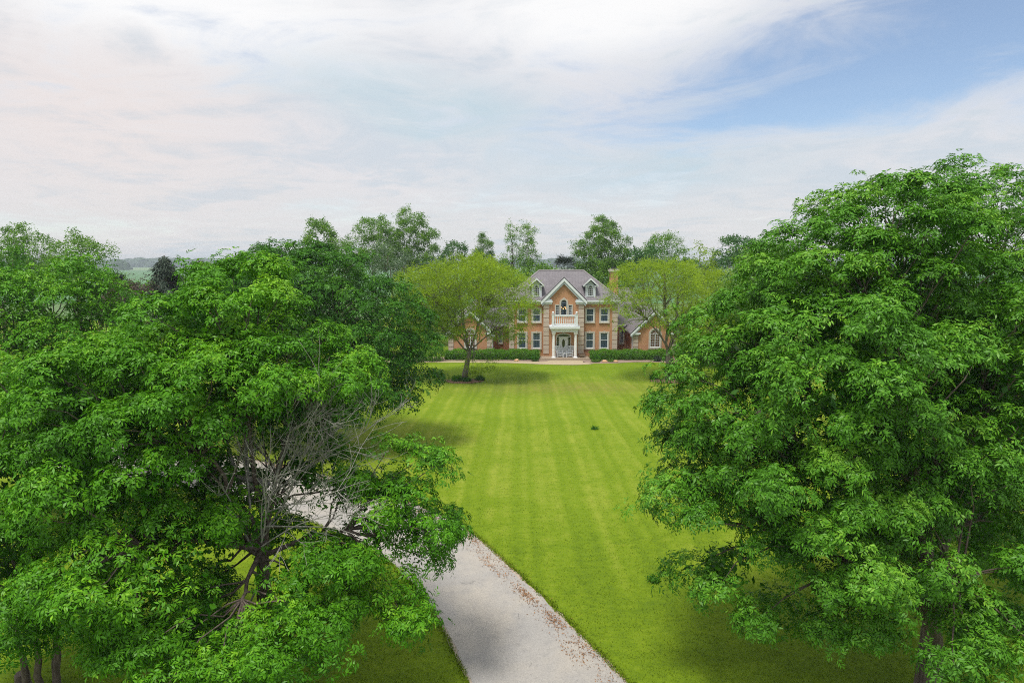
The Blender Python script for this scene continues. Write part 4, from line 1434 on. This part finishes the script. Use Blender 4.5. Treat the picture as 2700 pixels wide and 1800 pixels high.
# main hip roof
EX, EY0, EY1, EZ, RX, RY, RZ = 6.2, -0.42, 7.65, 6.13, 2.45, 3.6, 9.2
rm = MB()
A, B_, C_, D_ = (-EX, EY0, EZ), (EX, EY0, EZ), (EX, EY1, EZ), (-EX, EY1, EZ)
r0, r1 = (-RX, RY, RZ), (RX, RY, RZ)
roof_slab(rm, A, B_, r1, r0)
roof_slab(rm, C_, D_, r0, r1)
roof_slab(rm, B_, C_, r1, None)
roof_slab(rm, D_, A, r0, None)
roof = part(rm, 'roof', M['shingle'])
rc = MB()
rc.bar((-RX, RY, RZ + 0.02), (RX, RY, RZ + 0.02), 0.075, 6)
for p, q in ((A, r0), (B_, r1), (C_, r1), (D_, r0)):
    rc.bar((p[0], p[1], p[2] + 0.02), (q[0], q[1], q[2] + 0.02), 0.07, 6)
part(rc, 'ridge_cap', M['ridge'], roof)

# cornice and gutter on the main block, stopping at the bay
for sgn in (-1, 1):
    xa, xb = sorted((sgn * 2.15, sgn * 5.95))
    part(MB().box(xa, xb, -0.12, 0.0, 5.70, 5.93), 'cornice', WH)
    part(MB().box(*sorted((sgn * 2.15, sgn * 6.12)), -0.36, 0.0, 5.932, 6.02), 'soffit', WH)
    part(MB().box(*sorted((sgn * 2.40, sgn * 6.24)), -0.50, -0.362, 5.95, 6.11), 'gutter', WH)
    part(MB().box(*sorted((sgn * 5.802, sgn * 5.92)), 0.0, 7.2, 5.70, 5.93), 'cornice', WH)
    part(MB().box(*sorted((sgn * 6.10, sgn * 6.24)), -0.35, 7.6, 5.95, 6.11), 'gutter', WH)
    # cornice returns under the gable ends
    part(MB().box(*sorted((sgn * 1.25, sgn * 2.30)), -0.74, -0.602, 5.70, 5.90), 'cornice_return', WH)
    part(MB().box(*sorted((sgn * 1.20, sgn * 2.42)), -0.90, -0.602, 5.902, 6.06), 'cornice_return', WH)
    part(MB().prism([(sgn * x, z) for x, z in ((1.22, 6.062), (2.36, 6.062), (2.20, 6.24), (1.28, 6.24))][::sgn], -0.86, -0.602), 'cornice_return', M['siding'])


def gable(cx, hw, z_e, z_a, yf, yb, over, nm, wide=0.26, parent=None, ov_front=0.35):
    """gabled roof running back, with a white two-step rake board; hw = half width at the eave line"""
    sl = (z_a - z_e) / hw
    r_ = MB()
    for s_ in (-1, 1):
        a = (cx + s_ * (hw + over), yf - ov_front, z_e - over * sl)
        b2 = (cx, yf - ov_front, z_a)
        roof_slab(r_, a, b2, (cx, yb, z_a), (cx + s_ * (hw + over), yb, z_e - over * sl)) if s_ < 0 else roof_slab(r_, b2, a, (cx + s_ * (hw + over), yb, z_e - over * sl), (cx, yb, z_a))
    ro = part(r_, nm, M['shingle'], parent)
    for k, (d0, d1, ya, yc, mt) in enumerate(((0.11, 0.11 + wide, yf - ov_front, yf - ov_front + 0.06, WH), (0.11 + wide, 0.11 + wide * 2.0, yf - ov_front + 0.10, yf - 0.002, M['siding']))):
        rb = MB()
        for s_ in (-1, 1):
            n_ = (1 + sl * sl) ** 0.5
            xe, ze = cx + s_ * (hw + over), z_e - over * sl
            o0, o1 = d0 * n_, d1 * n_
            zt0, zt1 = z_a - o0 if k else z_a - 0.0, z_a - o1
            ze0, ze1 = (ze - o0) if k else ze, ze - o1
            pts = [(xe, ze0), (cx, zt0), (cx, zt1), (xe, ze1)]
            if k:
                pts = [(xe - s_ * 0.10, ze0 + 0.10 * sl), (cx, zt0), (cx, zt1), (xe - s_ * 0.10, ze1 + 0.10 * sl)]
            rb.prism(pts if s_ < 0 else pts[::-1], ya, yc)
        part(rb, 'rake_board', mt, parent if parent is not None else None)
    return ro


gable(0, 2.15, 6.40, 8.58, -0.6, 2.9, 0.27, 'gable_roof', 0.20)
# the strip of wall behind the rake on the bay
part(MB().prism([(-2.15, 5.785), (2.15, 5.785), (2.15, 6.2), (0, 8.35), (-2.15, 6.2)], -0.34, -0.2), 'gable_backing', WH)

# quoins
def quoin_column(x0, x1, yf, z0, z1, n, side=None, depth=0.28):
    hgt = (z1 - z0) / n
    for k in range(n):
        za, zb = z0 + k * hgt + 0.028, z0 + (k + 1) * hgt - 0.028
        xa, xb = (x0, x1)
        j_ = R.uniform(-0.008, 0.008)
        mb = MB().box(xa, xb, yf - 0.065 + j_, yf - 0.001, za, zb)
        if side is not None:
            mb.box(*sorted((side, side + (0.06 if side > 0 else -0.06))), yf - 0.065 + j_, yf + depth, za, zb)
        part(mb, 'quoin_stone', ST, bevel=0.012)


for s_ in (-1, 1):
    quoin_column(*sorted((s_ * 1.55, s_ * 2.14)), -0.6, 0.42, 5.68, 11)
    quoin_column(*sorted((s_ * 5.22, s_ * 5.79)), 0.0, 0.42, 5.68, 11)


def window(cx, yf, z0, z1, wid, trim=0.16, arch_r=None, cols=4, rows=(3, 3), glass='glass', frame=0.055, meet=True, keystone=True, sill=True, mull=False, parent=None, surround=True):
    """stone surround (the part) with frame, panes, glazing bars and keystone as sub-parts"""
    x0, x1 = cx - wid / 2, cx + wid / 2
    r_ = wid / 2
    zs = z1 - r_ if arch_r else z1
    t_ = trim
    def ring(ro, ri, ya, yb):
        mb = MB()
        mb.box(cx - ro, cx - ri, ya, yb, z0, zs)
        mb.box(cx + ri, cx + ro, ya, yb, z0, zs)
        if arch_r:
            n = 12
            for k in range(n):
                a, c2 = -pi / 2 + pi * k / n, -pi / 2 + pi * (k + 1) / n
                mb.prism([(cx + ro * sin(a), zs + ro * cos(a)), (cx + ro * sin(c2), zs + ro * cos(c2)), (cx + ri * sin(c2), zs + ri * cos(c2)), (cx + ri * sin(a), zs + ri * cos(a))], ya, yb)
        else:
            mb.box(cx - ro, cx + ro, ya, yb, zs + 0.0, zs + (ro - ri))
        return mb
    sr = ring(r_ + t_, r_, yf - 0.09, yf - 0.001)
    if sill:
        sr.box(cx - r_ - t_, cx + r_ + t_, yf - 0.13, yf - 0.001, z0 - 0.16, z0 - 0.001)
    win = part(sr, 'window', M['trimstone'] if surround else WH, parent, bevel=0.008 if surround else 0)
    fr = ring(r_, r_ - frame, yf - 0.055, yf - 0.001)
    fr.box(cx - r_ + frame, cx + r_ - frame, yf - 0.055, yf - 0.001, z0, z0 + frame * 1.5)
    part(fr, 'frame', WH, win)
    gx0, gx1, gz0, gz1 = x0 + frame, x1 - frame, z0 + frame * 1.5, zs
    zm = (gz0 + gz1) / 2
    if arch_r:
        n = 12
        ri = r_ - frame
        part(MB().prism([(gx0, gz0), (gx0, zs)] + [(cx + ri * sin(a), zs + ri * cos(a)) for a in np.linspace(-pi / 2, pi / 2, n)][1:-1] + [(gx1, zs), (gx1, gz0)], yf - 0.022, yf - 0.012), 'pane', M[glass], win)
    else:
        gz1 = z1 - 0.0
        if meet:
            zm = (gz0 + gz1) / 2
            part(MB().box(gx0, gx1, yf - 0.022, yf - 0.012, gz0, zm), 'pane', M[glass], win)
            part(MB().box(gx0, gx1, yf - 0.030, yf - 0.023, zm, gz1), 'pane', M[glass], win)
            part(MB().box(gx0, gx1, yf - 0.05, yf - 0.031, zm - 0.03, zm + 0.03), 'meeting_rail', WH, win)
        else:
            part(MB().box(gx0, gx1, yf - 0.022, yf - 0.012, gz0, gz1), 'pane', M[glass], win)
    mu = MB()
    th = 0.009
    for k in range(1, cols):
        x = gx0 + (gx1 - gx0) * k / cols
        tk = 0.035 if (mull and k * 2 == cols) else th
        mu.box(x - tk, x + tk, yf - 0.042 - (0.004 if tk > th else 0), yf - 0.0305, gz0, gz1 if not arch_r else zs + 0.0)
    spans = [(gz0, zm, rows[0]), (zm, gz1, rows[1])] if meet and not arch_r else [(gz0, gz1, sum(rows))]
    for za, zb, nr in spans:
        for k in range(1, nr):
            z = za + (zb - za) * k / nr
            mu.box(gx0, gx1, yf - 0.040, yf - 0.0308, z - th, z + th)
    if arch_r:
        ri = r_ - frame
        mu.box(gx0, gx1, yf - 0.048, yf - 0.031, zs - 0.02, zs + 0.02)
        for a in (-0.8, 0.0, 0.8):
            mu.bar((cx + 0.3 * ri * sin(a), yf - 0.036, zs + 0.3 * ri * cos(a)), (cx + ri * sin(a), yf - 0.036, zs + ri * cos(a)), 0.011, 4)
        mu.path([(cx + 0.38 * ri * sin(a), yf - 0.036, zs + 0.38 * ri * cos(a)) for a in np.linspace(-pi / 2, pi / 2, 8)], 0.011, 4)
    part(mu, 'glazing_bars', M['bars'] if meet else WH, win)
    if keystone:
        zt = z1 + t_
        part(MB().prism([(cx - 0.07, zt - t_ - 0.02), (cx - 0.11, zt + 0.07), (cx + 0.11, zt + 0.07), (cx + 0.07, zt - t_ - 0.02)], yf - 0.13, yf - 0.092), 'keystone', M['trimstone'], win)
    return win


for cx in (-4.37, -2.85, 2.83, 4.37):
    window(cx, 0.0, 3.80, 5.15, 0.80)
    window(cx, 0.0, 0.98, 2.60, 0.80, glass='clear_dark' if False else 'glass')
# Palladian window over the balcony
for cx in (-0.68, 0.68):
    window(cx, -0.6, 4.56, 5.60, 0.34, trim=0.10, cols=3, rows=(2, 2), meet=False, glass='clear', frame=0.03, keystone=False, sill=False)
window(0.0, -0.6, 4.56, 6.18, 0.62, trim=0.15, arch_r=True, cols=4, rows=(3, 2), glass='clear', frame=0.03, keystone=True, sill=False)
ch = MB()
ch.bar((0, 0.45, 7.0), (0, 0.45, 5.3), 0.015, 5)
ch.lathe([(0.02, 0), (0.09, 0.06), (0.05, 0.2), (0.02, 0.3)], 0, 0.45, 5.0)
for k in range(8):
    a = 2 * pi * k / 8
    ch.path([(0.05 * cos(a), 0.45 + 0.05 * sin(a), 5.12), (0.18 * cos(a), 0.45 + 0.18 * sin(a), 5.03), (0.30 * cos(a), 0.45 + 0.30 * sin(a), 5.12)], 0.012, 5)
chand = empty('chandelier', (0.0 + HX, HY, 0))
ch.build('frame', M['brass'], chand)
m, t, b = mat('lit_candle_bulb')
b.inputs['Base Color'].default_value = (1, 0.7, 0.3, 1)
b.inputs['Emission Color'].default_value = (1, 0.62, 0.22, 1)
b.inputs['Emission Strength'].default_value = 6.0
M['bulb'] = m
for k in range(8):
    a = 2 * pi * k / 8
    MB().lathe([(0.012, 0), (0.035, 0.03), (0.03, 0.09), (0.005, 0.13)], 0.30 * cos(a), 0.45 + 0.30 * sin(a), 5.12 + (0.14 if k % 2 else 0), 7).build('bulb', M['bulb'], chand)
tag(chand, 'lit brass chandelier seen through the arched window above the balcony', 'chandelier')

# front door
dr_ = MB()
dr_.box(-0.46, 0.46, -0.52, -0.46, 0.22, 2.20)
door = part(dr_, 'door', WH)
ov = MB()
ov.prism([(0.0 + 0.155 * sin(a), 1.56 + 0.44 * cos(a)) for a in np.linspace(0, 2 * pi, 20, endpoint=False)], -0.53, -0.521)
part(ov, 'oval_glass', M['glass_dark'] if 'glass_dark' in M else glass_mat('leaded_glass', (0.03, 0.035, 0.02)), door)
ovr = MB()
ovr.path([(0.18 * sin(a), -0.53, 1.56 + 0.47 * cos(a)) for a in np.linspace(0, 2 * pi, 24)], 0.022, 5)
part(ovr, 'oval_frame', WH, door)
pn = MB()
for sx_ in (-0.25, 0.25):
    pn.box(sx_ - 0.13, sx_ + 0.13, -0.532, -0.521, 0.42, 0.92)
part(pn, 'raised_panel', WH, door)
part(MB().lathe([(0.02, 0), (0.035, 0.02), (0.03, 0.05)], -0.38, -0.57, 1.12, 8).box(-0.41, -0.35, -0.535, -0.521, 1.05, 1.32), 'handle', M['dark'], door)
df = MB()
for x in (-0.74, -0.50, 0.46, 0.70):
    df.box(x, x + 0.04, -0.56, -0.45, 0.22, 2.20)
df.box(-0.78, 0.78, -0.56, -0.45, 2.20, 2.26)
for k in range(12):
    a, c2 = -pi / 2 + pi * k / 12, -pi / 2 + pi * (k + 1) / 12
    df.prism([(0.80 * sin(a), 2.262 + 0.38 * cos(a)), (0.80 * sin(c2), 2.262 + 0.38 * cos(c2)), (0.71 * sin(c2), 2.262 + 0.30 * cos(c2)), (0.71 * sin(a), 2.262 + 0.30 * cos(a))], -0.66, -0.45)
df.box(-0.80, -0.741, -0.66, -0.45, 0.22, 2.262)
df.box(0.741, 0.80, -0.66, -0.45, 0.22, 2.262)
for s_ in (-1, 1):
    df.box(*sorted((s_ * 0.50, s_ * 0.70)), -0.52, -0.46, 0.22, 0.95)
dfo = part(df, 'door_frame', WH)
DG = glass_mat('sidelight_glass', (0.03, 0.035, 0.03))
for s_ in (-1, 1):
    part(MB().box(*sorted((s_ * 0.52, s_ * 0.69)), -0.50, -0.48, 0.95, 2.12), 'sidelight', DG, dfo)
part(MB().prism([(0.72 * sin(a), 2.262 + 0.30 * cos(a)) for a in np.linspace(-pi / 2, pi / 2, 14)], -0.50, -0.48), 'transom_light', DG, dfo)
part(MB().prism([(-0.07, 2.60), (-0.11, 2.86), (0.11, 2.86), (0.07, 2.60)], -0.72, -0.605), 'keystone', M['stone'])

# wall lantern beside the door
wl = MB().box(-1.0, -0.93, -0.64, -0.601, 1.3, 1.5)
wl.box(-1.0, -0.93, -0.75, -0.66, 1.22, 1.42)
wl.add([(-1.02, -0.77, 1.42), (-0.91, -0.77, 1.42), (-0.91, -0.64, 1.42), (-1.02, -0.64, 1.42), (-0.965, -0.705, 1.52)], [(3, 2, 1, 0), (0, 1, 4), (1, 2, 4), (2, 3, 4), (3, 0, 4)])
part(wl, 'wall_lantern', M['dark'])

# porch slab, step, columns, entablature, balcony
part(MB().box(-2.62, 2.62, -2.45, -0.602, 0.0, 0.20), 'porch_slab', M['concrete'], bevel=0.02)
part(MB().box(-2.72, 2.72, -2.62, -2.452, 0.0, 0.10), 'porch_step', M['concrete'], bevel=0.02)
colm = plain('column_white', (0.80, 0.80, 0.80), 0.5, 0.02, 3.0)
for s_ in (-1, 1):
    c_ = MB()
    c_.box(s_ * 1.14 - 0.21, s_ * 1.14 + 0.21, -2.28, -1.86, 0.202, 0.27)
    c_.lathe([(0.20, 0.272), (0.205, 0.31), (0.17, 0.35), (0.158, 0.38), (0.155, 1.4), (0.135, 2.62), (0.16, 2.66), (0.15, 2.70), (0.19, 2.74)], s_ * 1.14, -2.07, 0.0, 20)
    c_.box(s_ * 1.14 - 0.20, s_ * 1.14 + 0.20, -2.27, -1.87, 2.742, 2.92)
    part(c_, 'column', colm, smooth=False)
en = MB()
en.box(-1.36, 1.36, -2.25, -0.602, 2.922, 3.18)
en.box(-1.47, 1.47, -2.36, -0.602, 3.182, 3.28)
en.box(-1.56, 1.56, -2.47, -0.602, 3.282, 3.52)
part(en, 'entablature', WH)
bal = MB().box(-1.36, 1.36, -2.25, -0.602, 3.522, 3.60)
balc = part(bal, 'balcony', WH)
for s_ in (-1, 1):
    part(MB().box(s_ * 1.22 - 0.125, s_ * 1.22 + 0.125, -2.27, -2.02, 3.602, 4.72).box(s_ * 1.22 - 0.15, s_ * 1.22 + 0.15, -2.295, -1.995, 4.722, 4.78), 'post', WH, balc)
    part(MB().lathe([(0.04, 0), (0.045, 0.04), (0.10, 0.09), (0.125, 0.16), (0.10, 0.24), (0.02, 0.28)], s_ * 1.22, -2.145, 4.782, 14), 'ball_finial', WH, balc, smooth=True)
    part(MB().box(s_ * 1.22 - 0.07, s_ * 1.22 + 0.07, -2.018, -0.604, 4.56, 4.68), 'side_rail', WH, balc)
    part(MB().box(s_ * 1.22 - 0.06, s_ * 1.22 + 0.06, -2.018, -0.604, 3.70, 3.80), 'side_rail', WH, balc)
part(MB().box(-1.093, 1.093, -2.22, -2.07, 4.56, 4.70), 'top_rail', WH, balc)
part(MB().box(-1.093, 1.093, -2.20, -2.09, 3.68, 3.80), 'bottom_rail', WH, balc)
bprof = [(0.045, 0.0), (0.045, 0.07), (0.028, 0.10), (0.06, 0.24), (0.058, 0.32), (0.028, 0.50), (0.026, 0.60), (0.04, 0.64), (0.045, 0.68), (0.045, 0.758)]
bme = None
for k in range(10):
    x = -0.98 + 1.96 * k / 9
    if bme is None:
        o = part(MB().lathe(bprof, 0, 0, 0, 10), 'baluster', WH, balc, smooth=True)
        bme = o.data
    else:
        o = link('baluster', bme, None, balc)
    o.location = (x, -2.145, 3.801)
for s_ in (-1, 1):
    for k in range(6):
        o = link('baluster', bme, None, balc)
        o.location = (s_ * 1.22, -1.85 + 0.22 * k, 3.801)

# dormers
for cx in (-2.86, 2.86):
    yf = 0.0
    d_ = MB()
    d_.prism([(cx - 0.49, 6.42), (cx + 0.49, 6.42), (cx + 0.49, 7.66), (cx, 8.18), (cx - 0.49, 7.66)], yf, yf + 0.12)
    d_.add([(cx - 0.49, yf + 0.12, 6.45), (cx - 0.49, yf + 2.2, 7.9), (cx - 0.49, yf + 2.2, 7.66), (cx - 0.49, yf + 0.12, 7.66)], [(0, 1, 2, 3)])
    d_.box(cx - 0.49, cx - 0.43, yf + 0.121, yf + 2.3, 6.5, 7.66)
    d_.box(cx + 0.43, cx + 0.49, yf + 0.121, yf + 2.3, 6.5, 7.66)
    dm = part(d_, 'dormer', M['siding'])
    tr = MB()
    tr.box(cx - 0.53, cx - 0.42, yf - 0.035, yf - 0.001, 6.40, 7.66)
    tr.box(cx + 0.42, cx + 0.53, yf - 0.035, yf - 0.001, 6.40, 7.66)
    tr.box(cx - 0.53, cx + 0.53, yf - 0.06, yf - 0.001, 6.30, 6.399)
    part(tr, 'corner_board', WH, dm)
    # roof of the dormer
    r_ = MB()
    ze, za, hw = 7.66, 8.46, 0.80
    for s_ in (-1, 1):
        a = (cx + s_ * hw, yf - 0.28, ze)
        p = (cx, yf - 0.28, za)
        q = (cx, yf + 3.0, za)
        e_ = (cx + s_ * hw, yf + 2.2, ze)
        roof_slab(r_, a, p, q, e_, 0.06) if s_ < 0 else roof_slab(r_, p, a, e_, q, 0.06)
    part(r_, 'dormer_roof', M['shingle'], dm)
    rk = MB()
    for s_ in (-1, 1):
        rk.prism([(cx + s_ * hw, ze + 0.01), (cx, za + 0.01), (cx, za - 0.20), (cx + s_ * (hw + 0.0), ze - 0.12)][::-s_], yf - 0.31, yf - 0.24)
        rk.box(*sorted((cx + s_ * 0.42, cx + s_ * hw)), yf - 0.239, yf + 0.4, ze - 0.12, ze - 0.02)
    part(rk, 'rake_board', WH, dm)
    # arched window straight on the dormer face
    r0_ = 0.25
    wv = MB()
    zs = 7.40
    ri, ro = 0.24, 0.31
    wv.box(cx - ro, cx - ri, yf - 0.04, yf - 0.001, 6.58, zs)
    wv.box(cx + ri, cx + ro, yf - 0.04, yf - 0.001, 6.58, zs)
    wv.box(cx - ro, cx + ro, yf - 0.05, yf - 0.001, 6.50, 6.579)
    for k in range(10):
        a, c2 = -pi / 2 + pi * k / 10, -pi / 2 + pi * (k + 1) / 10
        wv.prism([(cx + ro * sin(a), zs + ro * cos(a)), (cx + ro * sin(c2), zs + ro * cos(c2)), (cx + ri * sin(c2), zs + ri * cos(c2)), (cx + ri * sin(a), zs + ri * cos(a))], yf - 0.04, yf - 0.001)
    part(wv, 'window_frame', WH, dm)
    part(MB().prism([(cx - ri, 6.58), (cx - ri, zs)] + [(cx + ri * sin(a), zs + ri * cos(a)) for a in np.linspace(-pi / 2, pi / 2, 12)][1:-1] + [(cx + ri, zs), (cx + ri, 6.58)], yf - 0.016, yf - 0.006), 'pane', glass_mat('dark_glass', (0.012, 0.014, 0.016)), dm)
    mu = MB()
    for x in (cx - 0.08, cx + 0.08):
        mu.box(x - 0.011, x + 0.011, yf - 0.03, yf - 0.018, 6.58, zs)
    for z in (6.79, 7.0, 7.2, 7.4):
        mu.box(cx - ri, cx + ri, yf - 0.029, yf - 0.0175, z - 0.011, z + 0.011)
    for a in (-0.75, 0.75):
        mu.bar((cx, yf - 0.022, zs + 0.04), (cx + ri * sin(a), yf - 0.022, zs + ri * cos(a)), 0.011, 4)
    part(mu, 'glazing_bars', WH, dm)

# chimney
chm = part(MB().box(5.27, 6.07, 1.9, 2.9, 4.0, 9.0), 'chimney', BR)
part(MB().box(5.20, 6.14, 1.83, 2.97, 9.002, 9.12).box(5.14, 6.20, 1.77, 3.03, 9.122, 9.36), 'chimney_cap', M['trimstone'], chm)
part(MB().lathe([(0.16, 0), (0.16, 0.14), (0.22, 0.16), (0.22, 0.24)], 5.67, 2.4, 9.36, 12), 'flue', M['dark'], chm)

# low wings: link walls set back, gabled fronts forward, one hip roof behind
for s_, gx_ in ((1, 9.77), (-1, -9.93)):
    x0_, x1_ = gx_ - 2.33, gx_ + 2.33
    inner = x0_ if s_ > 0 else x1_
    outer = x1_ if s_ > 0 else x0_
    part(MB().box(*sorted((s_ * 5.802, inner)), 4.2, 4.45, 0, 3.0), 'wall', M['brick_side'])
    yf = -0.2
    g_ = MB()
    g_.prism([(x0_, 0), (x1_, 0), (x1_, 2.6), (gx_, 4.82), (x0_, 2.6)], yf, yf + 0.25)
    part(g_, 'wall', BR)
    part(MB().box(*sorted((inner, inner + s_ * 0.25)), yf + 0.251, 4.6, 0, 2.6), 'wall', M['brick_side'])
    part(MB().box(*sorted((outer, outer - s_ * 0.25)), yf + 0.251, 12.0, 0, 2.6), 'wall', BR)
    gable(gx_, 2.33, 2.95, 5.20, yf, 6.3, 0.32, 'wing_gable_roof', 0.16)
    for e_ in (x0_, x1_):
        q = 1 if e_ > gx_ else -1
        a_ = (e_ - q * 0.66, e_ + q * 0.20)
        part(MB().box(*sorted((e_ - q * 0.62, e_ + q * 0.12)), yf - 0.13, yf - 0.001, 2.36, 2.50), 'cornice_return', WH)
        part(MB().box(*sorted((e_ - q * 0.75, e_ + q * 0.26)), yf - 0.28, yf - 0.001, 2.502, 2.66), 'cornice_return', WH)
        part(MB().box(*sorted((e_, e_ + q * 0.30)), yf + 0.0, 4.6, 2.50, 2.62), 'gutter', WH)
        quoin_column(*sorted((e_ - q * 0.55, e_ - q * 0.005)), yf, 0.30, 2.34, 5)
    window(gx_ + 0.02, yf, 1.08, 3.02, 1.06, trim=0.16, arch_r=True, cols=4, rows=(3, 2), glass='clear', frame=0.06, mull=True, meet=False, keystone=False)
    # dark room behind the arched window glass
    wx = s_ * 6.93 if s_ > 0 else -6.78
    window(wx, 4.2, 1.05, 2.42, 0.36, trim=0.13, cols=2, rows=(2, 2), meet=False, glass='glass', frame=0.045, keystone=False)
    part(MB().bar((inner - s_ * 0.07, yf + 0.05, 0), (inner - s_ * 0.07, yf + 0.05, 2.45), 0.045, 6), 'downspout', WH)
    part(MB().box(*sorted((s_ * 5.93, s_ * 7.3)), 3.75, 3.88, 3.02, 3.16), 'gutter', WH)
    part(MB().box(*sorted((s_ * 5.81, s_ * 7.4)), 4.06, 4.199, 2.80, 3.0), 'cornice', WH)
    wr_ = MB()
    ex, hx = s_ * 12.5, s_ * 8.3
    a, b2, c2, d2 = (s_ * 5.6, 3.85, 3.12), (ex, 3.85, 3.12), (ex, 13.4, 3.12), (s_ * 5.6, 13.4, 3.12)
    p, q = (s_ * 4.0, 8.4, 7.05), (hx, 8.4, 7.05)
    if s_ > 0:
        roof_slab(wr_, a, b2, q, p); roof_slab(wr_, c2, d2, p, q); roof_slab(wr_, b2, c2, q, None)
    else:
        roof_slab(wr_, b2, a, p, q); roof_slab(wr_, d2, c2, q, p); roof_slab(wr_, c2, b2, q, None)
    wo_ = part(wr_, 'wing_roof', M['shingle'])
    part(MB().bar((p[0], p[1], p[2] + 0.02), (q[0], q[1], q[2] + 0.02), 0.08, 6).bar((b2[0], b2[1], b2[2] + 0.02), (q[0], q[1], q[2] + 0.02), 0.07, 6), 'ridge_cap', M['ridge'], wo_)
    part(MB().box(*sorted((s_ * 5.9, s_ * 12.2)), 12.9, 13.1, 0, 3.0), 'wall', BR)
# small white vent on the right side of the main block, and gable lamp
part(MB().box(5.862, 6.05, 0.9, 1.1, 4.3, 4.62), 'side_lamp', WH)

# ------------------------------------------------------------------ things on the porch
def rocking_chair(name, x, y, rz, label):
    t_ = empty(name, (x, y, 0.20), rz)
    tag(t_, label, 'rocking chair', 'white rocking chairs on the porch')
    W_ = 0.29
    for s_ in (-1, 1):
        part(MB().path([(s_ * W_, -0.42, 0.07), (s_ * W_, -0.2, 0.025), (s_ * W_, 0.1, 0.02), (s_ * W_, 0.45, 0.09)], 0.022, 6), 'rocker', WH, t_)
        part(MB().bar((s_ * W_, -0.24, 0.03), (s_ * W_, -0.24, 0.64), 0.025, 6), 'leg', WH, t_)
        part(MB().bar((s_ * W_, 0.18, 0.03), (s_ * W_, 0.20, 0.45), 0.025, 6), 'leg', WH, t_)
        part(MB().box(s_ * W_ - 0.045, s_ * W_ + 0.045, -0.30, 0.22, 0.642, 0.67), 'armrest', WH, t_)
        part(MB().bar((s_ * (W_ - 0.03), 0.20, 0.40), (s_ * (W_ - 0.03), 0.40, 1.12), 0.022, 6), 'back_post', WH, t_)
    part(MB().box(-W_, W_, -0.26, 0.22, 0.40, 0.435), 'seat', WH, t_)
    for k in range(5):
        xx_ = -0.19 + 0.095 * k
        sl = MB().add([(xx_ - 0.028, 0.215, 0.46), (xx_ + 0.028, 0.215, 0.46), (xx_ + 0.028, 0.385, 1.06), (xx_ - 0.028, 0.385, 1.06), (xx_ - 0.028, 0.235, 0.46), (xx_ + 0.028, 0.235, 0.46), (xx_ + 0.028, 0.405, 1.06), (xx_ - 0.028, 0.405, 1.06)],
                      [(0, 1, 2, 3), (7, 6, 5, 4), (0, 4, 5, 1), (1, 5, 6, 2), (2, 6, 7, 3), (3, 7, 4, 0)])
        part(sl, 'back_slat', WH, t_)
    part(MB().box(-W_ - 0.01, W_ + 0.01, 0.375, 0.42, 1.062, 1.15), 'head_rail', WH, t_)
    part(MB().bar((-W_, -0.24, 0.24), (W_, -0.24, 0.24), 0.015, 5).bar((-W_, -0.24, 0.15), (W_, -0.24, 0.15), 0.015, 5), 'stretcher', WH, t_)


rocking_chair('rocking_chair', HX - 0.52, HY - 1.35, radians(22), 'white rocking chair on the porch, left of the small table')
rocking_chair('rocking_chair', HX + 0.66, HY - 1.35, radians(-18), 'white rocking chair on the porch, right of the small table')
t_ = empty('side_table', (HX + 0.07, HY - 1.62, 0.20))
tag(t_, 'small white slatted side table between the two porch rocking chairs', 'table')
part(MB().box(-0.20, 0.20, -0.18, 0.18, 0.40, 0.43), 'tabletop', WH, t_)
for sx_ in (-1, 1):
    for sy_ in (-1, 1):
        part(MB().box(sx_ * 0.17 - 0.02, sx_ * 0.17 + 0.02, sy_ * 0.15 - 0.02, sy_ * 0.15 + 0.02, 0, 0.399), 'leg', WH, t_)
part(MB().box(-0.15, 0.15, -0.16, -0.13, 0.10, 0.13), 'stretcher', WH, t_)
t_ = empty('basket_planter', (HX + 1.86, HY - 1.75, 0.20))
tag(t_, 'weathered round basket planter with tall hooped handle right of the porch column', 'planter')
part(MB().lathe([(0.16, 0), (0.22, 0.08), (0.31, 0.24), (0.33, 0.27), (0.29, 0.27), (0.24, 0.2)], 0, 0, 0, 16), 'basket', M['wicker'], t_)
part(MB().path([(0.29 * cos(a), 0, 0.26 + 0.42 * sin(a)) for a in np.linspace(0, pi, 12)], 0.02, 5), 'handle', M['wicker'], t_)
part(MB().path([(0.10 * sin(a * 2), 0.10 * cos(a * 2), 0.24 + 0.03 * k) for k, a in enumerate(np.linspace(0, 3, 9))], 0.012, 4), 'dry_stems', M['wicker'], t_)
